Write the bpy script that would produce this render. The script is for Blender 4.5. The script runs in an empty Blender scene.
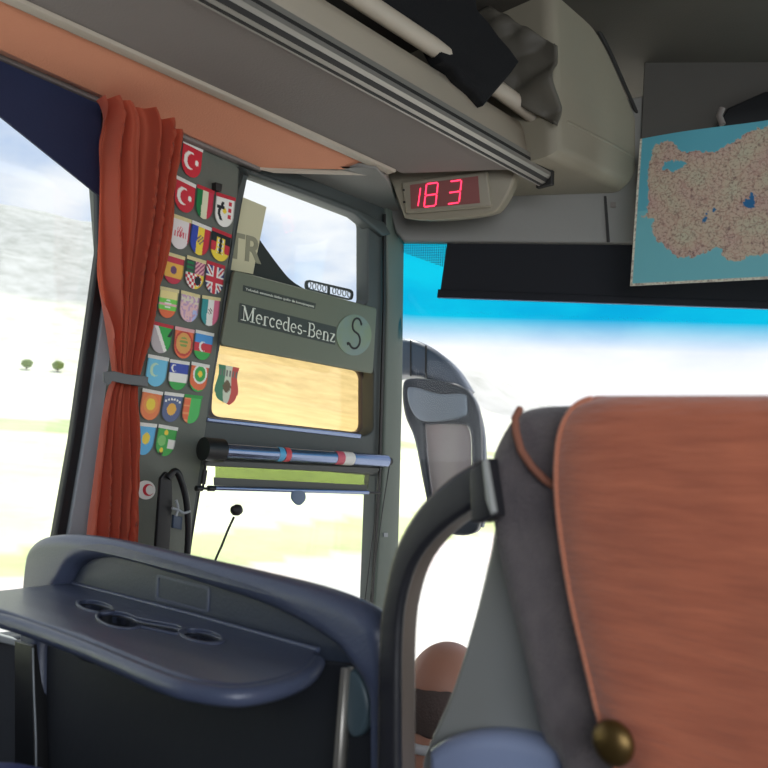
import bpy, bmesh, math, random
from mathutils import Vector, Matrix, noise
random.seed(7)
S = bpy.context.scene
COL = S.collection
R = math.radians
# ------------------------------------------------------------------ camera
EYE = Vector((0, 0, 1.2))
FPX = 800.0
_y = Vector((756, -126, -800)).normalized()
_z = Vector((270, 6737, -800)); _z = (_z - _y * _z.dot(_y)).normalized()
_x = _y.cross(_z)
M = Matrix((_x, _y, _z))            # rows: world axes in camera space -> M @ cam = world
cam = bpy.data.cameras.new('camera'); co = bpy.data.objects.new('camera', cam); COL.objects.link(co)
cam.sensor_width = 36; cam.lens = 36 * FPX / 768; cam.clip_start = .02; cam.clip_end = 5000
co.matrix_world = Matrix.Translation(EYE) @ M.to_4x4()
S.camera = co
cam.dof.use_dof = True; cam.dof.focus_distance = 1.9; cam.dof.aperture_fstop = 7.0

def ray(px, py):
    return (M @ Vector((px - 384, 384 - py, -FPX))).normalized()
class Plane:
    def __init__(s, p, n, up=(0, 0, 1)):
        s.p = Vector(p); s.n = Vector(n).normalized()
        if s.n.dot(EYE - s.p) < 0: s.n = -s.n
        up = Vector(up); s.v = (up - s.n * up.dot(s.n)).normalized(); s.u = s.v.cross(s.n).normalized()
    def hit(s, px, py, off=0):
        d = ray(px, py); q = s.p + s.n * off
        t = (q - EYE).dot(s.n) / d.dot(s.n)
        return EYE + d * t
    def uv(s, w): w = w - s.p; return (w.dot(s.u), w.dot(s.v))
    def at(s, u, v, off=0): return s.p + s.u * u + s.v * v + s.n * off
WALL = Plane((-1.6, 0, 1.2), (1, 0, -.07))
UNDER = Plane((0, 0, 1.99), (0, 0, -1), (0, 1, 0))
BACK = Plane((0, .61, 0), (0, -1, 0))          # seat backs and partition
WIND = Plane((-1.45, 1.77, 1.2), (.62, -.78, 0))
MIRR = Plane((-1.75, 2.15, 1.2), (.45, -.9, 0))

# ------------------------------------------------------------------ materials
def mat(name, c, rough=.6, c2=None, ns=6, amt=.25, bump=0, bs=60, metal=0, stretch=None, spec=.5, sheen=0, trans=0, emit=0):
    m = bpy.data.materials.new(name); m.use_nodes = True; nt = m.node_tree; N = nt.nodes; L = nt.links
    b = N['Principled BSDF']; c = tuple(c) + (1,)
    b.inputs['Roughness'].default_value = rough; b.inputs['Metallic'].default_value = metal
    b.inputs['Specular IOR Level'].default_value = spec
    if sheen: b.inputs['Sheen Weight'].default_value = sheen
    tc = N.new('ShaderNodeTexCoord'); mp = N.new('ShaderNodeMapping'); L.new(tc.outputs['Object'], mp.inputs[0])
    if stretch: mp.inputs['Scale'].default_value = stretch
    no = N.new('ShaderNodeTexNoise'); no.inputs['Scale'].default_value = ns; no.inputs['Detail'].default_value = 5
    L.new(mp.outputs[0], no.inputs['Vector'])
    mx = N.new('ShaderNodeMix'); mx.data_type = 'RGBA'
    mx.inputs['A'].default_value = c
    if c2 is None: c2 = tuple(v * (1 - amt) for v in c[:3])
    mx.inputs['B'].default_value = tuple(c2) + (1,)
    L.new(no.outputs['Fac'], mx.inputs['Factor']); L.new(mx.outputs['Result'], b.inputs['Base Color'])
    if bump:
        n2 = N.new('ShaderNodeTexNoise'); n2.inputs['Scale'].default_value = bs; n2.inputs['Detail'].default_value = 3
        L.new(mp.outputs[0], n2.inputs['Vector'])
        bp = N.new('ShaderNodeBump'); bp.inputs['Strength'].default_value = bump; bp.inputs['Distance'].default_value = .004
        L.new(n2.outputs['Fac'], bp.inputs['Height']); L.new(bp.outputs[0], b.inputs['Normal'])
    if trans:
        tr = N.new('ShaderNodeBsdfTranslucent'); L.new(mx.outputs['Result'], tr.inputs[0])
        ms = N.new('ShaderNodeMixShader'); ms.inputs[0].default_value = trans
        L.new(b.outputs[0], ms.inputs[1]); L.new(tr.outputs[0], ms.inputs[2]); L.new(ms.outputs[0], N['Material Output'].inputs[0])
    if emit:
        b.inputs['Emission Color'].default_value = c; b.inputs['Emission Strength'].default_value = emit
    return m
def srgb(r, g, b):
    f = lambda v: ((v / 255 + .055) / 1.055) ** 2.4 if v > 10 else v / 255 / 12.92
    return (f(r), f(g), f(b))
def glassmat(name, tint=(.96, .98, .98), gl=.05):
    m = bpy.data.materials.new(name); m.use_nodes = True; nt = m.node_tree; N = nt.nodes; L = nt.links
    N.remove(N['Principled BSDF'])
    t = N.new('ShaderNodeBsdfTransparent'); t.inputs[0].default_value = tuple(tint) + (1,)
    g = N.new('ShaderNodeBsdfGlossy'); g.inputs['Roughness'].default_value = .03
    x = N.new('ShaderNodeMixShader'); x.inputs[0].default_value = gl
    L.new(t.outputs[0], x.inputs[1]); L.new(g.outputs[0], x.inputs[2]); L.new(x.outputs[0], N['Material Output'].inputs[0])
    return m
def attrmat(name, rough=.35, rough_noise=0):
    m = bpy.data.materials.new(name); m.use_nodes = True; N = m.node_tree.nodes; L = m.node_tree.links
    a = N.new('ShaderNodeAttribute'); a.attribute_name = 'Col'
    b = N['Principled BSDF']; L.new(a.outputs['Color'], b.inputs['Base Color']); b.inputs['Roughness'].default_value = rough
    return m

MT = {}
MT['wall'] = mat('moulded_wall_plastic', srgb(104, 108, 98), .55, bump=.15, amt=.12)
MT['wall_dk'] = mat('dark_wall_plastic', srgb(34, 40, 50), .5, bump=.15)
MT['frame'] = mat('window_frame_plastic', srgb(74, 80, 78), .5, bump=.12, amt=.12)
MT['pillar'] = mat('pillar_plastic', srgb(106, 116, 106), .5, bump=.1, amt=.1)
MT['rubber'] = mat('black_rubber', srgb(16, 17, 20), .6)
MT['sill'] = mat('light_grey_metal_trim', srgb(150, 156, 160), .4, amt=.1)
MT['navy'] = mat('navy_blind_cloth', srgb(26, 36, 72), .8, bump=.2, bs=200)
MT['orange_panel'] = mat('orange_suede_panel', srgb(222, 146, 108), .9, bump=.2, bs=250, amt=.15, sheen=.2)
MT['rack_grey'] = mat('grey_rack_panel', srgb(132, 124, 118), .75, bump=.15, bs=200, amt=.1)
MT['cream'] = mat('cream_plastic', srgb(190, 178, 160), .45, amt=.08, bump=.08)
MT['beige'] = mat('beige_plastic', srgb(152, 144, 125), .5, amt=.1, bump=.1)
MT['header'] = mat('grey_header_plastic', srgb(140, 138, 132), .55, amt=.1, bump=.1)
MT['ceil'] = mat('ceiling_fabric', srgb(84, 79, 70), .9, amt=.2, bump=.2, bs=180)
MT['alu'] = mat('brushed_aluminium', srgb(158, 154, 146), .4, metal=.6, amt=.1, stretch=(30, .5, 30))
MT['dark'] = mat('dark_groove_plastic', srgb(38, 36, 34), .6)
MT['black'] = mat('black_cloth', srgb(10, 10, 13), .95, bump=.3, bs=120)
MT['bag'] = mat('grey_bag_nylon', srgb(98, 93, 82), .6, bump=.3, bs=30)
MT['black_pl'] = mat('black_plastic', srgb(18, 19, 22), .45)
MT['blind'] = mat('black_blind_cloth', srgb(14, 17, 26), .8, bump=.1)
MT['curtain'] = mat('orange_curtain_cloth', srgb(214, 106, 76), .8, ns=14, amt=.12, bump=.15, bs=300, trans=.42, sheen=.2)
MT['band'] = mat('grey_tieback_band', srgb(110, 112, 112), .6)
MT['bluepl'] = mat('slate_blue_grained_plastic', srgb(74, 82, 104), .33, bump=.15, bs=300, amt=.1)
MT['slate2'] = mat('dark_slate_plastic', srgb(54, 62, 76), .45, bump=.15, bs=300, amt=.1)
MT['darkpanel'] = mat('dark_back_panel', srgb(27, 31, 38), .7, bump=.1)
MT['seatgrey'] = mat('charcoal_wool_seat', srgb(116, 106, 106), .95, c2=srgb(78, 72, 76), ns=50, bump=.5, bs=260, sheen=.3)
MT['seatplastic'] = mat('grey_seat_side_shell', srgb(158, 160, 156), .35, amt=.08)
MT['handle_dk'] = mat('grab_handle_rubber', srgb(42, 42, 46), .35, bump=.1)
MT['handle_in'] = mat('grab_handle_inner_plastic', srgb(112, 100, 90), .45)
MT['brass'] = mat('aged_brass', srgb(110, 88, 50), .4, metal=.8)
MT['tube'] = mat('blue_grey_shade_tube', srgb(128, 142, 172), .2, metal=.85, amt=.08)
MT['shade'] = mat('green_shade_mesh', srgb(140, 150, 96), .8, ns=200, amt=.5, trans=.5)
MT['strapgrey'] = mat('grey_shade_cassette', srgb(86, 88, 84), .6)
MT['white'] = mat('white_sticker', srgb(232, 230, 222), .4, amt=.04)
MT['letter'] = mat('silver_letter', srgb(236, 240, 224), .35, amt=.03)
MT['plaque'] = mat('dark_plaque', srgb(58, 64, 56), .4)
MT['panelgreen'] = mat('grey_green_panel', srgb(110, 117, 98), .5, bump=.1, amt=.08)
MT['recess'] = mat('brown_window_reveal', srgb(92, 82, 80), .6)
MT['skin'] = mat('skin', srgb(196, 140, 116), .5, ns=8, amt=.15)
MT['hair'] = mat('dark_grey_hair', srgb(100, 84, 78), .8, bump=.5, bs=200)
MT['navyjacket'] = mat('dark_jacket', srgb(28, 30, 42), .8)
MT['shirt'] = mat('white_shirt', srgb(225, 225, 225), .7)
MT['blueknee'] = mat('royal_blue_cloth', srgb(38, 56, 130), .75, bump=.2, bs=200)
MT['mirrorcase'] = mat('grey_mirror_casing', srgb(84, 94, 108), .4, amt=.2)
MT['mirrordk'] = mat('dark_mirror_frame', srgb(44, 50, 58), .4)
MT['tr_sign'] = mat('cream_card', srgb(214, 208, 172), .7, amt=.06)
MT['tr_letter'] = mat('grey_print', srgb(160, 158, 132), .7)
MT['flag'] = attrmat('printed_sticker')
MT['glass'] = glassmat('window_glass')
MT['shade'] = glassmat('green_shade_mesh', (.46, .52, .26), .05)
# mirror glass, LED
MT['mirror'] = mat('mirror_glass', srgb(190, 180, 178), .12, metal=.3, amt=.15, ns=3)
MT['mirror2'] = mat('convex_mirror_glass', srgb(132, 142, 152), .35, metal=.4, amt=.1)
MT['led'] = mat('red_led', (1, .03, .09), .4, emit=3.2, amt=0)
MT['led_bg'] = mat('red_tinted_display', srgb(150, 92, 88), .3, amt=.15, ns=2)

# ------------------------------------------------------------------ object helpers
def link(name, me, m, parent=None, smooth=False):
    o = bpy.data.objects.new(name, me); COL.objects.link(o)
    if m is not None and not me.materials: me.materials.append(m)
    if parent: o.parent = parent
    if smooth:
        for p in me.polygons: p.use_smooth = True
    return o
def tag(o, label=None, cat=None, group=None, kind=None):
    if label: o['label'] = label
    if cat: o['category'] = cat
    if group: o['group'] = group
    if kind: o['kind'] = kind
    return o
def thing(name, label, cat, group=None):
    return tag(bpy.data.objects.new(name, None), label, cat, group) if False else _thing(name, label, cat, group)
def _thing(name, label, cat, group):
    o = bpy.data.objects.new(name, None); COL.objects.link(o); o.empty_display_size = .05
    return tag(o, label, cat, group)
def struct(o, label=None, cat=None):
    return tag(o, label, cat, kind='structure')

def roundpoly(pts, r, n=5):
    out = []; k = len(pts)
    for i in range(k):
        p = Vector(pts[i]); a = Vector(pts[i - 1]); b = Vector(pts[(i + 1) % k])
        d1 = (a - p); d2 = (b - p)
        l = min(r, d1.length * .45, d2.length * .45)
        if l < 1e-6: out.append(tuple(p)); continue
        q1 = p + d1.normalized() * l; q2 = p + d2.normalized() * l
        for j in range(n + 1):
            t = j / n; out.append(tuple(q1 * (1 - t) ** 2 + p * 2 * t * (1 - t) + q2 * t * t))
    return out
def smoothpoly(pts, n=5, closed=False):
    P = [Vector(p) for p in pts]; out = []; k = len(P)
    rng = range(k) if closed else range(k - 1)
    for i in rng:
        p0 = P[i - 1] if (closed or i > 0) else P[0]; p1 = P[i]; p2 = P[(i + 1) % k]; p3 = P[(i + 2) % k] if (closed or i + 2 < k) else P[-1]
        for j in range(n):
            t = j / n
            out.append(.5 * ((2 * p1) + (p2 - p0) * t + (2 * p0 - 5 * p1 + 4 * p2 - p3) * t * t + (3 * p1 - p0 - 3 * p2 + p3) * t ** 3))
    if not closed: out.append(P[-1])
    return [tuple(v) for v in out]
def prism2d(name, loops, plane, thick, m, parent=None, bevel=0, off=0, bres=3, smooth=None):
    """loops: 2D uv loops in a plane; front face at off, thickness goes away from the eye"""
    cu = bpy.data.curves.new(name, 'CURVE'); cu.dimensions = '2D'; cu.fill_mode = 'BOTH'
    cu.extrude = max(thick / 2 - bevel, 1e-4); cu.bevel_depth = bevel; cu.bevel_resolution = bres; cu.offset = -bevel
    for lp in loops:
        sp = cu.splines.new('POLY'); sp.points.add(len(lp) - 1)
        for i, p in enumerate(lp): sp.points[i].co = (p[0], p[1], 0, 1)
        sp.use_cyclic_u = True
    tmp = bpy.data.objects.new('tmp', cu); COL.objects.link(tmp)
    dg = bpy.context.evaluated_depsgraph_get(); me = bpy.data.meshes.new_from_object(tmp.evaluated_get(dg))
    bpy.data.objects.remove(tmp); bpy.data.curves.remove(cu)
    for v in me.vertices:
        v.co = plane.at(v.co.x, v.co.y, v.co.z + off - thick / 2)
    me.name = name; me.materials.clear()
    bm = bmesh.new(); bm.from_mesh(me); bmesh.ops.remove_doubles(bm, verts=bm.verts, dist=1e-5); bm.to_mesh(me); bm.free()
    o = link(name, me, m, parent)
    if bevel and smooth is not False:
        for p in me.polygons: p.use_smooth = True
        try: me.set_sharp_from_angle(angle=R(35))
        except Exception: pass
    return o
def plate(name, loops, plane, thick, m, parent=None, bevel=0, off=0, rnd=0, bres=3):
    """loops in photo pixels cast onto a plane"""
    if not isinstance(loops[0][0], (tuple, list)): loops = [loops]
    out = []
    for lp in loops:
        q = [plane.uv(plane.hit(x, y, off)) for x, y in lp]
        if rnd: q = roundpoly(q, rnd)
        out.append(q)
    return prism2d(name, out, plane, thick, m, parent, bevel, off, bres)
def meshobj(name, vs, fs, m, parent=None, smooth=False):
    me = bpy.data.meshes.new(name); me.from_pydata([tuple(v) for v in vs], [], fs); me.update()
    return link(name, me, m, parent, smooth)
def box(name, a, b, m, parent=None, bevel=0, seg=3):
    bm = bmesh.new(); bmesh.ops.create_cube(bm, size=1)
    a = Vector(a); b = Vector(b)
    for v in bm.verts: v.co = Vector(((v.co.x + .5) * (b.x - a.x) + a.x, (v.co.y + .5) * (b.y - a.y) + a.y, (v.co.z + .5) * (b.z - a.z) + a.z))
    if bevel: bmesh.ops.bevel(bm, geom=bm.edges[:], offset=bevel, segments=seg, profile=.5, affect='EDGES')
    me = bpy.data.meshes.new(name); bm.to_mesh(me); bm.free()
    o = link(name, me, m, parent, bool(bevel))
    if bevel:
        try: me.set_sharp_from_angle(angle=R(40))
        except Exception: pass
    return o
def tube(name, pts, r, m, parent=None, n=10, cap=True, closed=False, flat=None):
    P = [Vector(p) for p in pts]; vs = []; fs = []; k = len(P)
    rr = r if isinstance(r, (list, tuple)) else [r] * k
    up = None
    for i, p in enumerate(P):
        d = (P[(i + 1) % k] if (closed or i < k - 1) else P[i]) - (P[i - 1] if (closed or i > 0) else P[i])
        d.normalize()
        if up is None: up = Vector((0, 0, 1)) if abs(d.z) < .9 else Vector((1, 0, 0))
        a = (up - d * up.dot(d)).normalized(); up = a; b = d.cross(a)
        for j in range(n):
            t = 2 * math.pi * j / n
            vs.append(p + (a * math.cos(t) + b * math.sin(t)) * rr[i])
    for i in range(k if closed else k - 1):
        for j in range(n):
            i2 = (i + 1) % k; fs.append((i * n + j, i * n + (j + 1) % n, i2 * n + (j + 1) % n, i2 * n + j))
    if cap and not closed:
        fs.append(tuple(range(n))[::-1]); fs.append(tuple((k - 1) * n + j for j in range(n)))
    o = meshobj(name, vs, fs, m, parent, True)
    try: o.data.set_sharp_from_angle(angle=R(50))
    except Exception: pass
    return o
def pathpx(pts, plane, off=0, n=5, closed=False):
    return [plane.hit(x, y, off) for x, y in smoothpoly([(a, b) for a, b in pts], n, closed)]
def grid(name, f, nu, nv, m, parent=None, smooth=True, thick=0, color=None, mask=None):
    vs = [f(i / nu, j / nv) for j in range(nv + 1) for i in range(nu + 1)]
    fs = [(j * (nu + 1) + i, j * (nu + 1) + i + 1, (j + 1) * (nu + 1) + i + 1, (j + 1) * (nu + 1) + i) for j in range(nv) for i in range(nu)]
    o = meshobj(name, vs, fs, m, parent, smooth)
    if color:
        ca = o.data.color_attributes.new('Col', 'FLOAT_COLOR', 'POINT')
        for j in range(nv + 1):
            for i in range(nu + 1):
                ca.data[j * (nu + 1) + i].color = tuple(color(i / nu, j / nv)) + (1,)
    if thick:
        md = o.modifiers.new('solid', 'SOLIDIFY'); md.thickness = thick
    return o
def quad(TL, TR, BR, BL, plane, off=0):
    q = [plane.hit(*p, off) for p in (TL, TR, BR, BL)]
    return lambda u, v: (q[0] * (1 - u) + q[1] * u) * (1 - v) + (q[3] * (1 - u) + q[2] * u) * v
def text(name, s, plane, o, ux, size, m, parent=None, depth=.0006, sx=1, uy=None, fat=0):
    cu = bpy.data.curves.new(name, 'FONT'); cu.body = s; cu.size = size; cu.extrude = depth; cu.offset = fat
    t = bpy.data.objects.new('tmp', cu); COL.objects.link(t)
    dg = bpy.context.evaluated_depsgraph_get(); me = bpy.data.meshes.new_from_object(t.evaluated_get(dg))
    bpy.data.objects.remove(t); bpy.data.curves.remove(cu)
    ux = ux.normalized(); n = plane.n; uy = uy or n.cross(ux).normalized()
    for v in me.vertices: v.co = o + ux * v.co.x * sx + uy * v.co.y + n * v.co.z
    me.materials.clear(); return link(name, me, m, parent)
def wallp(y, z, off=0):       # point on the leaning wall plane by y,z
    x = -1.6 + .07 * (z - 1.2); return Vector((x, y, z)) + WALL.n * off

# ================================================================== SETTING
def wallrect(name, y0, y1, z0, z1, thick, m, off=0):
    q = [WALL.uv(wallp(y, z)) for y, z in ((y0, z0), (y1, z0), (y1, z1), (y0, z1))]
    return prism2d(name, [q], WALL, thick, m, None, 0, off)
struct(box('floor', (-1.7, -1.3, -.06), (1.3, 1.0, 0), mat('floor_vinyl', srgb(60, 60, 66), .6, bump=.1)))
struct(box('floor_driver', (-1.7, 1.0, -.56), (1.3, 2.9, -.5), mat('cab_floor_vinyl', srgb(50, 52, 56), .6)))
struct(box('trim_1', (-1.7, .98, -.5), (1.3, 1.0, -.06), MT['wall_dk']))
struct(box('ceiling', (-1.72, -1.3, 2.42), (1.3, 2.75, 2.49), MT['ceil']))
struct(box('wall_back', (-1.72, -1.36, 0), (1.3, -1.3, 2.35), MT['wall_dk']))
struct(wallrect('wall_left', -1.3, 1.02, 0.0, .86, .06, MT['wall_dk']))
struct(wallrect('trim_2', -1.3, 1.95, 2.0, 2.42, .05, MT['wall_dk'], off=-.03))
# right side: low wall, window openings, header
struct(box('wall_right', (1.24, -1.3, 0), (1.3, 2.3, .8), MT['wall_dk']))
struct(box('trim_3', (1.24, -1.3, 1.95), (1.3, 2.3, 2.35), MT['header']))
for y in (-1.3, .1, 1.5): struct(box('trim_4', (1.23, y, .8), (1.3, y + .12, 1.95), MT['wall']))
# flag panel pillar (curtain hangs over its rear half)
flagpanel = struct(plate('trim_5', [(92, 90), (130, 92), (250, 160), (237, 205), (207, 428), (188, 560), (150, 900), (20, 900), (62, 540), (81, 440), (104, 250)], WALL, .05, MT['wall'], bevel=.006))
struct(plate('trim_6', [(99, 112), (112, 116), (110, 250), (83, 440), (64, 548), (40, 900), (24, 900), (55, 548), (74, 440), (101, 248)], WALL, .03, MT['rubber'], off=.004))
struct(plate('trim_7', [(112, 250), (124, 250), (100, 440), (86, 560), (60, 900), (40, 900), (66, 548), (84, 440)], WALL, .02, MT['sill'], off=.014, bevel=.004))
w1 = struct(wallrect('window_1', -1.25, .95, .86, 2.0, .006, MT['glass'], off=-.035))
# navy blind pulled part way down over the side window
nb = tag(plate('window_blind', [(-260, -40), (-30, 42), (101, 100), (101, 197), (0, 116), (-260, -90)], WALL, .006, MT['navy'], off=.012),
         'navy blue blind cloth with a slanting lower edge at top of side window', 'blind')

# driver window frame with three openings
FR = thing('window_frame', 'grey green frame around the openings of the driver side window', 'window frame')
struct(FR); FR['kind'] = 'structure'; FR.name = 'window_2'
outer = [(238, 150), (400, 205), (398, 260), (388, 500), (378, 620), (366, 900), (140, 900), (186, 560), (204, 432), (232, 250)]
o1 = roundpoly([(249, 173), (368, 219), (368, 306), (226, 284)], 8)
o2 = roundpoly([(222, 338), (374, 366), (374, 430), (366, 436), (208, 418)], 8)
o3 = [(206, 462), (376, 476), (370, 640), (360, 860), (160, 860), (190, 560)]
plate('frame', [outer, o1, o2, o3], WALL, .05, MT['frame'], FR, bevel=.005)
plate('reveal', [[(372, 350), (384, 360), (376, 440), (200, 424), (208, 345)], roundpoly([(216, 344), (363, 371), (363, 433), (211, 416)], 9)], WALL, .02, MT['recess'], FR, off=-.045)
plate('lower_lip', [(208, 417), (362, 434), (361, 439), (207, 422)], WALL, .02, MT['tube'], FR, off=.004, bevel=.004)
plate('lower_pane', [(214, 452), (366, 474), (355, 860), (160, 860)], WALL, .005, MT['glass'], FR, off=-.07)
plate('upper_pane', [(246, 170), (372, 215), (372, 330), (222, 300)], WALL, .005, MT['glass'], FR, off=-.07)
plate('middle_pane', [(214, 330), (372, 355), (372, 440), (200, 424)], WALL, .005, glassmat('warm_tinted_glass', (.86, .74, .54), .06), FR, off=-.07)
# dark printed curve at the lower corner of the upper pane
fr = smoothpoly([(235, 205), (250, 225), (262, 243), (278, 265), (291, 280), (307, 290), (326, 297)], 5)
plate('black_border', [(x, y) for x, y in fr] + [(330, 316), (222, 300)], WALL, .004, mat('black_frit', srgb(44, 50, 46), .6), FR, off=-.060)
# front pillar
struct(plate('trim_8', [(386, 196), (405, 236), (403, 400), (397, 640), (386, 900), (362, 900), (373, 620), (383, 480), (388, 300)], WALL, .05, MT['pillar'], bevel=.008, off=.008))
struct(plate('trim_9', [(384, 214), (386, 214), (386, 300), (381, 480), (371, 640), (369, 640), (379, 480), (384, 300)], WALL, .006, MT['dark'], off=.012))
scr = tag(plate('screw', roundpoly([(384, 533), (388, 533), (388, 537), (384, 537)], .004), WALL, .005, MT['sill'], off=.012), 'small pale screw low on the front pillar', 'screw')
# windshield
PL = [Vector((-1.56, 1.70)), Vector((-1.50, 1.80)), Vector((-1.0, 2.20)), Vector((-.72, 2.42)), Vector((-.3, 2.62)), Vector((.3, 2.66)), Vector((1.24, 2.3))]
PLs = [Vector(p) for p in smoothpoly([tuple(p) for p in PL], 6)]
def wsm():
    m = glassmat('windshield_glass', gl=.008); N = m.node_tree.nodes; L = m.node_tree.links
    g = N.new('ShaderNodeNewGeometry'); sp = N.new('ShaderNodeSeparateXYZ'); L.new(g.outputs['Position'], sp.inputs[0])
    no = N.new('ShaderNodeTexNoise'); no.inputs['Scale'].default_value = 3
    mr = N.new('ShaderNodeMapRange'); mr.inputs['From Min'].default_value = 1.60; mr.inputs['From Max'].default_value = 1.69
    L.new(sp.outputs[2], mr.inputs[0]); cr = N.new('ShaderNodeValToRGB')
    cr.color_ramp.elements[0].color = (1, 1, 1, 1); cr.color_ramp.elements[1].color = (.005, .56, .76, 1)
    L.new(mr.outputs[0], cr.inputs[0]); t = [n for n in N if n.type == 'BSDF_TRANSPARENT'][0]; L.new(cr.outputs[0], t.inputs[0]); return m
vs = []; fs = []
for i, p in enumerate(PLs): vs += [(p.x, p.y, 2.1), (p.x, p.y + .02, 0.2)]
for i in range(len(PLs) - 1): fs.append((2 * i, 2 * i + 2, 2 * i + 3, 2 * i + 1))
struct(meshobj('window_3', vs, fs, wsm(), None, True))
vs = []; fs = []
for i, p in enumerate(PLs): vs += [(p.x, p.y, .2), (p.x, p.y, -.5)]
for i in range(len(PLs) - 1): fs.append((2 * i, 2 * i + 2, 2 * i + 3, 2 * i + 1))
struct(meshobj('wall_front', vs, fs, MT['wall_dk'], None, True))
# header above windshield
struct(plate('trim_10', [(372, 150), (820, 60), (900, 60), (900, 247), (800, 246), (640, 243), (404, 241), (396, 232)], WIND, .03, MT['header'], bevel=.006, off=.05))
for (xa, ya, xb, yb) in ((605, 196, 608, 242),): struct(plate('trim_11', [(xa - 1, ya), (xa + 1.5, ya), (xb + 2, yb), (xb - 1, yb)], WIND, .004, MT['dark'], off=.053))
tag(plate('screw', roundpoly([(611, 202), (616, 202), (616, 207), (611, 207)], .006), WIND, .006, MT['rack_grey'], off=.055), 'round grey cover cap on header panel beside the wall map', 'screw cap')
struct(plate('trim_19', [(641, 150), (646, 40), (900, 20), (900, 250), (641, 243)], WIND, .01, mat('dark_fascia', srgb(84, 80, 74), .7), off=.062))
# dotted print in upper corner of windshield
fm = bpy.data.materials.new('dotted_frit'); fm.use_nodes = True; N = fm.node_tree.nodes; L = fm.node_tree.links
tc = N.new('ShaderNodeTexCoord'); vt = N.new('ShaderNodeVectorMath'); vt.operation = 'SCALE'; vt.inputs[3].default_value = 200
L.new(tc.outputs['Object'], vt.inputs[0]); fr_ = N.new('ShaderNodeVectorMath'); fr_.operation = 'FRACTION'; L.new(vt.outputs[0], fr_.inputs[0])
sx = N.new('ShaderNodeSeparateXYZ'); L.new(fr_.outputs[0], sx.inputs[0])
c1 = N.new('ShaderNodeMath'); c1.operation = 'LESS_THAN'; c1.inputs[1].default_value = .5; L.new(sx.outputs[0], c1.inputs[0])
c2 = N.new('ShaderNodeMath'); c2.operation = 'LESS_THAN'; c2.inputs[1].default_value = .5; L.new(sx.outputs[2], c2.inputs[0])
c3 = N.new('ShaderNodeMath'); c3.operation = 'MULTIPLY'; L.new(c1.outputs[0], c3.inputs[0]); L.new(c2.outputs[0], c3.inputs[1])
tr = N.new('ShaderNodeBsdfTransparent'); mx = N.new('ShaderNodeMixShader'); b = N['Principled BSDF']; b.inputs['Base Color'].default_value = (.02, .03, .04, 1)
L.new(c3.outputs[0], mx.inputs[0]); L.new(tr.outputs[0], mx.inputs[1]); L.new(b.outputs[0], mx.inputs[2]); L.new(mx.outputs[0], N['Material Output'].inputs[0])
struct(plate('trim_12', [(402, 238), (449, 238), (446, 268), (402, 252)], WIND, .002, fm, off=.006))
# windshield blind
wb = thing('windshield_blind', 'black roller blind lowered over top of windshield', 'blind')
plate('cloth', [(448, 236), (900, 246), (900, 306), (440, 293)], WIND, .004, MT['blind'], wb, off=.03)
plate('bottom_bar', [(438, 289), (900, 306), (900, 313), (437, 297)], WIND, .012, MT['blind'], wb, off=.036, bevel=.003)
plate('edge_strip', [(438, 296.5), (900, 312.5), (900, 314), (438, 298)], WIND, .006, MT['tube'], wb, off=.034)

# ================================================================== LUGGAGE RACK
LR = thing('luggage_rack', 'overhead luggage rack with orange panel, metal rail and beige rounded end', 'luggage rack')
ZR = 1.99
def und(name, x0, x1, y0, y1, z, m, h=.02, bevel=0, ye=None):
    P = [(x0, y0), (x1, y0), (x1, y1 if ye is None else ye), (x0, y1)]
    return prism2d(name, [[UNDER.uv(Vector((a, b, ZR))) for a, b in P]], UNDER, h, m, LR, bevel, ZR - z)
OP = Plane((-1.525, 0, 1.99), (1, 0, 0)); oc = [Vector((-1.374, -1.3, ZR)), Vector((-1.374, 1.425, ZR)), OP.hit(262, 168), OP.hit(-80, 18)]
oc[3] = oc[2] + (OP.hit(0, 54) - oc[2]) * 4
meshobj('orange_panel', oc + [p + Vector((0, 0, .012)) for p in oc], [(0, 1, 2, 3), (7, 6, 5, 4), (0, 4, 5, 1), (1, 5, 6, 2), (2, 6, 7, 3), (3, 7, 4, 0)], MT['orange_panel'], LR)
und('panel_strip', -1.374, -1.348, -1.3, 1.44, ZR - .008, MT['cream'], .03, .003)
und('reading_light_panel', -1.352, -1.11, -1.3, 1.47, ZR, MT['rack_grey'], ye=1.62)
und('panel_seam', -1.379, -1.373, -1.3, 1.40, ZR - .004, MT['dark'], .02)
pr = [(-1.115, .0), (-1.115, -.004), (-1.108, -.010), (-1.085, -.004), (-1.073, .010), (-1.073, .040), (-1.115, .040)]
def yext(name, prof, y0, y1, m, parent, smooth=False):
    k = len(prof); vs = [(a, y, ZR + z) for y in (y0, y1) for a, z in prof]
    fs = [(i, (i + 1) % k, k + (i + 1) % k, k + i) for i in range(k)] + [tuple(range(k))[::-1], tuple(range(k, 2 * k))]
    return meshobj(name, vs, fs, m, parent, smooth)
rl = yext('rail', pr, -1.3, 1.74, MT['alu'], LR)
yext('rail_groove', [(-1.103, -.0098), (-1.103, -.006), (-1.097, -.004), (-1.097, -.0083)], -1.3, 1.735, MT['dark'], rl)
yext('rail_groove', [(-1.0725, .020), (-1.0725, .028), (-1.078, .028), (-1.078, .020)], -1.3, 1.735, MT['dark'], rl)
yext('rail_groove', [(-1.0860, -.0052), (-1.086, .001), (-1.0790, .006), (-1.0790, .0015)], -1.3, 1.735, MT['dark'], rl)
box('rail_end_cap', (-1.118, 1.735, ZR - .013), (-1.070, 1.75, ZR + .042), MT['dark'], rl, .003)
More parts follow.
